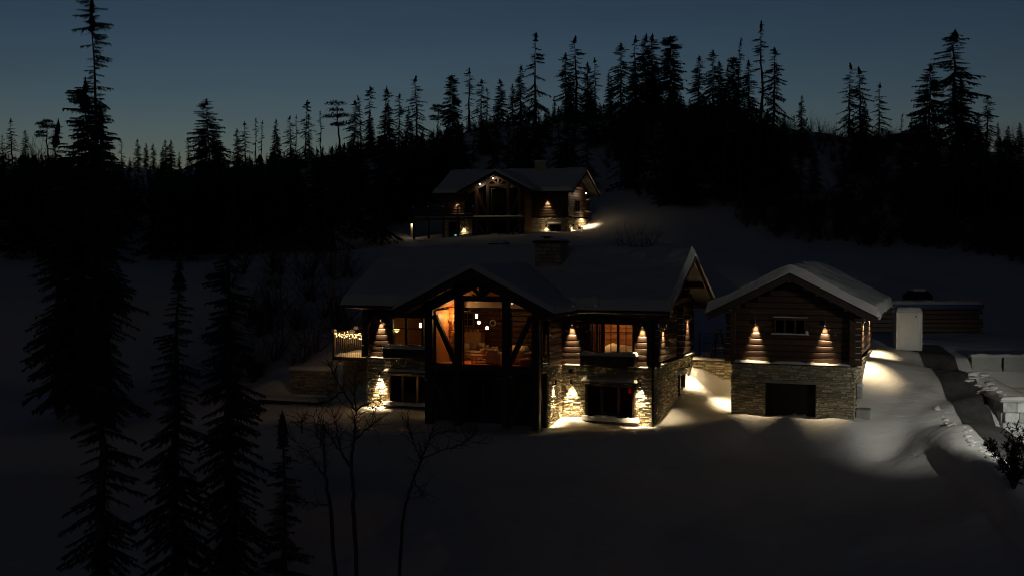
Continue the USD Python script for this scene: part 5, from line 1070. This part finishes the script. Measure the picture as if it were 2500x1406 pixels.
for px, d, x in pts:
    crest_py = np.interp(px, [c[0] for c in CREST], [c[2] for c in CREST])
    h = rt.uniform(7, 13) * (.55 if 1900 < px < 2260 else 1)
    gnd = gz(x, d); tip_py = 600 - (gnd + h - CZ) / d * F
    if tip_py < crest_py + 4: h = max(2.5, CZ + (600 - crest_py - 4 - 25 * rt.random()) / F * d - gnd)
    pos.append((x, d, gnd - .2)); a = rt.random() * math.pi; ori.append(Gf.Quath(math.cos(a), 0, 0, math.sin(a))); scl.append((h / 10 * rt.uniform(.9, 1.3),) * 2 + (h / 10,)); ids.append(int(rt.integers(4)))
host.CreatePositionsAttr([Gf.Vec3f(*map(float, p)) for p in pos]); host.CreateOrientationsAttr(ori); host.CreateScalesAttr([Gf.Vec3f(*map(float, s)) for s in scl]); host.CreateProtoIndicesAttr(ids)
brush = UsdGeom.PointInstancer.Define(stage, '/World/hillside_brush'); tag(brush, 'bare birch scrub scattered over the snowy hillside', 'scrub', kind='stuff')
bp = []
for j in range(3):
    x_ = UsdGeom.Xform.Define(stage, f'/World/hillside_brush/prototypes/scrub_{j + 1:03d}'); usdkit.mesh(stage, f'{x_.GetPath()}/stems', bush(700 + j, n=16, fork=6), M['bark']); bp.append(x_.GetPath())
brush.CreatePrototypesRel().SetTargets(bp); pos, ori, scl, ids = [], [], [], []
while len(pos) < 950:
    px = rt.uniform(1480, 2600) if rt.random() < .97 else rt.uniform(560, 860); d = rt.uniform(76, 150) if px > 1640 and rt.random() < .4 else rt.uniform(88, 212) if px > 1000 else rt.uniform(66, 100)
    x = (px - CX) / F * d
    q = np.array([x, d]) - HU.o[:2]
    if -20 < q @ HU.d[:2] < 14 and -40 < q @ HU.n[:2] < 16: continue
    if meshkit.noise(np.array([x * .06, d * .04, 2.0]), 4) < .45: continue
    h = rt.uniform(1.5, 3.6); pos.append((x, d, gz(x, d) - .1)); a = rt.random() * math.pi; ori.append(Gf.Quath(math.cos(a), 0, 0, math.sin(a))); scl.append((h / 2,) * 3); ids.append(int(rt.integers(3)))
brush.CreatePositionsAttr([Gf.Vec3f(*map(float, p)) for p in pos]); brush.CreateOrientationsAttr(ori); brush.CreateScalesAttr([Gf.Vec3f(*map(float, s)) for s in scl]); brush.CreateProtoIndicesAttr(ids)
# the nearer trees on the left
def near_tree(name, px, tip_py, d, label, seed, w, nb=420, nseg=10, cat='spruce', **kw):
    p = at(px, tip_py, d); z = gz(p[0], d); h = p[2] - z
    t = thing(name, (p[0], d, z - .2), 0, label, cat)
    tr, cr = spruce(seed, h=h + .2, w=w, nb=nb, nseg=nseg, **kw)
    obj('trunk', tr, 'bark', t, True); obj('crown', cr, 'needles', t)
    return t
near_tree('spruce_tree', 240, -6, 62, 'very tall ragged spruce at the left whose tip reaches the top of the picture', 301, 1.35, nb=210, nseg=7, bare=.30, power=.22, droop=.55, gaps=.2, clump=.9, trunk=.010, top_tuft=.1, thick=.8, twig=.5, lean=.006)
near_tree('spruce_tree', 197, 200, 58, 'bulky dark spruce in front of the very tall one', 302, 2.35, nb=560, nseg=10, bare=.04, power=.36, droop=.55, clump=.6, gaps=.15)
near_tree('spruce_tree', 262, 272, 56, 'dark spruce right of the bulky one, below the tall bare stem', 303, 1.8, nb=420, nseg=9, bare=.03, power=.42, droop=.6, clump=.6, gaps=.15)
near_tree('spruce_tree', 138, 300, 60, 'dark spruce at the left edge of the bulky group', 306, 1.7, nb=360, nseg=8, bare=.03, power=.5, droop=.6, clump=.7, gaps=.2)
near_tree('spruce_tree', 428, 628, 39, 'slim spruce between the bulky group and the frosted one, its tip below the dark wood', 304, 1.75, nb=380, nseg=9, bare=.0, power=.75, droop=.7, clump=.5, gaps=.2)
near_tree('spruce_tree', 560, 520, 40, 'frosted spruce nearest the lodge, its branches reaching towards the balcony', 305, 1.95, nb=400, nseg=9, bare=.0, power=.6, droop=.7, clump=.5, gaps=.12)
near_tree('spruce_tree', 235, 600, 37, 'large dark foreground spruce filling the lower left', 307, 1.6, nb=360, nseg=9, bare=.0, power=.7, gaps=.25, droop=.7, clump=.5)
near_tree('spruce_tree', 690, 1010, 33, 'young spruce at the bottom left of the picture, below the frosted one', 308, 1.4, nb=300, nseg=9, bare=.0, power=.8, droop=.6, clump=.5)
# bare birches in front of the lodge: limbs follow the photograph, twigs grow from them
def birch(name, d, limbs, label, seed, r0=.11, n_twig=5, lean=.5, cat='birch'):
    r = np.random.default_rng(seed); base = at(*limbs[0][0], d); gzz = gz(base[0], d)
    t = thing(name, (base[0], d, gzz - .1), 0, label, cat)
    org = np.array([base[0], d, gzz - .1]); twigs, first = [], True
    for k, L_ in enumerate(limbs):
        dd = d + r.uniform(-lean, lean) * (0 if k == 0 else 1)
        P = np.array([at(px, py, d + (dd - d) * j / max(1, len(L_) - 1)) for j, (px, py) in enumerate(L_)])
        if k == 0: P[0] = [P[0][0], d, min(P[0][2], gzz - .1)]
        from scipy.interpolate import PchipInterpolator
        q = np.linspace(0, len(P) - 1, len(P) * 5); P = np.stack([PchipInterpolator(np.arange(len(P)), P[:, i])(q) for i in range(3)], 1) - org
        P[1:-1] += r.normal(0, .018, (len(P) - 2, 3))
        ra, rb_ = (r0, r0 * .25) if k == 0 else (r0 * .42, r0 * .09)
        obj('trunk' if k == 0 else 'branch', tube(P, np.linspace(ra, rb_, len(P)), 7), 'birch_bark', t, True)
        for j in range(int(n_twig * len(L_))):
            i = r.integers(len(P) // 4 if k else len(P) // 2, len(P)); p = P[i]; dv = P[min(i + 1, len(P) - 1)] - P[max(i - 1, 0)]; dv = dv / (np.linalg.norm(dv) + 1e-6) + r.normal(0, .75, 3) * np.array([1, .8, .8]) + [0, 0, .35]; dv /= np.linalg.norm(dv)
            l_ = r.uniform(.25, .8); pts_ = [p]
            for s_ in range(4): dv = dv + r.normal(0, .28, 3); dv /= np.linalg.norm(dv); pts_.append(pts_[-1] + dv * l_ / 4)
            twigs.append(tube(pts_, np.linspace(.012, .004, 5), 4))
            for s_ in range(3):
                e = dv + r.normal(0, .8, 3); e /= np.linalg.norm(e); q0 = pts_[r.integers(1, 5)]; twigs.append(tube([q0, q0 + e * l_ * .3], [.006, .003], 3))
    obj('twigs', twigs, 'birch_bark', t, kind='stuff'); return t
Z7 = lambda *a: [(600 + x / 2.529, 850 + y / 2.529) for x, y in a]
birch('birch_tree', 38, [Z7((690, 1500), (668, 1050), (655, 740), (665, 560), (672, 480), (683, 385)), Z7((655, 740), (560, 600), (500, 520), (450, 440)), Z7((668, 570), (740, 500), (815, 430)), Z7((683, 385), (600, 265), (545, 170), (510, 80)), Z7((683, 385), (672, 290), (676, 190), (740, 60)), Z7((600, 265), (548, 300), (520, 350)), Z7((683, 385), (740, 350), (805, 370), (830, 330)), Z7((655, 740), (590, 640), (560, 500), (540, 420))], 'forked bare birch standing in front of the ochre wall', 401, r0=.08)
birch('birch_tree', 36, [Z7((610, 1500), (520, 1000), (490, 780), (482, 610), (478, 520)), Z7((490, 790), (440, 720), (380, 640), (270, 540)), Z7((520, 960), (430, 960), (330, 925), (265, 915)), Z7((482, 610), (440, 520), (420, 420)), Z7((350, 520), (345, 470), (352, 440))], 'crooked bare birch left of the forked one', 402, r0=.07)
birch('birch_tree', 40, [Z7((930, 1500), (965, 1100), (985, 980), (1040, 800), (1085, 690), (1120, 590), (1160, 490)), Z7((1085, 690), (1040, 590), (1020, 530), (960, 415)), Z7((1085, 690), (1180, 640), (1290, 605), (1440, 580)), Z7((1290, 605), (1380, 560), (1420, 500)), Z7((1120, 590), (1190, 520), (1290, 510), (1375, 520)), Z7((1040, 800), (1060, 860), (1090, 910))], 'leaning bare birch in front of the porch with one long side branch', 403, r0=.065)
birch('birch_tree', 51.5, [[(1120, 1075), (1098, 1000), (1085, 965), (1062, 935)], [(1085, 965), (1105, 955), (1120, 958)], [(1098, 985), (1060, 975)], [(1075, 950), (1048, 936)]], 'small frosted sapling in front of the dark porch', 406, r0=.03, n_twig=5, lean=.2)
birch('birch_tree', 70, [[(690, 690), (684, 660), (690, 600)], [(684, 660), (670, 630)], [(720, 700), (724, 650), (718, 600)]], 'bare thicket of thin stems on the slope left of the lodge roof', 407, r0=.05, n_twig=9)
birch('birch_tree', 68, [[(820, 690), (812, 650), (835, 610)], [(812, 650), (790, 620), (800, 590)], [(825, 680), (845, 640), (848, 620)]], 'bare thicket of thin stems just left of the lodge roof corner', 408, r0=.05, n_twig=9)
# the dark bush at the lower right
t = thing('juniper_bush', (*at(2475, 1150, 44.5)[:2], gz(*at(2475, 1150, 44.5)[:2]) - .1), 0, 'dark spiky juniper bush at the lower right edge', 'bush')
rj = np.random.default_rng(88); stems, V = [], []
top_z = at(2462, 1012, 44.5)[2] - gz(*at(2475, 1150, 44.5)[:2])
for k in range(15):
    a = rj.random() * 6.28; l = top_z * rj.uniform(.5, 1.0) * (1 if k else 1.05); d = np.array([math.cos(a) * .32, math.sin(a) * .32, 1.0]); p = [np.array([0, 0, 0.])]
    for j in range(7): d = d + rj.normal(0, .16, 3); d /= np.linalg.norm(d); p.append(p[-1] + d * l / 7)
    stems.append(tube(p, np.linspace(.03, .008, 8), 5)); P = np.array(p)
    for j in range(34):
        i = rj.integers(2, 8); q = P[i] + rj.normal(0, .02, 3); e = d + rj.normal(0, .9, 3); e /= np.linalg.norm(e); ll = rj.uniform(.12, .36)
        stems.append(tube([q, q + e * ll], [.007, .003], 3))
        for m_ in range(13):
            c = q + e * ll * rj.random(); f_ = e + rj.normal(0, .8, 3); f_ /= np.linalg.norm(f_); s_ = np.cross(f_, rj.normal(0, 1, 3)); s_ /= np.linalg.norm(s_) + 1e-6; V.append([c - s_ * .02, c + s_ * .02, c + f_ * rj.uniform(.06, .13)])
obj('stems', stems, 'bark', t); V = np.array(V).reshape(-1, 3); obj('foliage', trimesh.Trimesh(V, np.arange(len(V)).reshape(-1, 3), process=False), 'juniper', t)
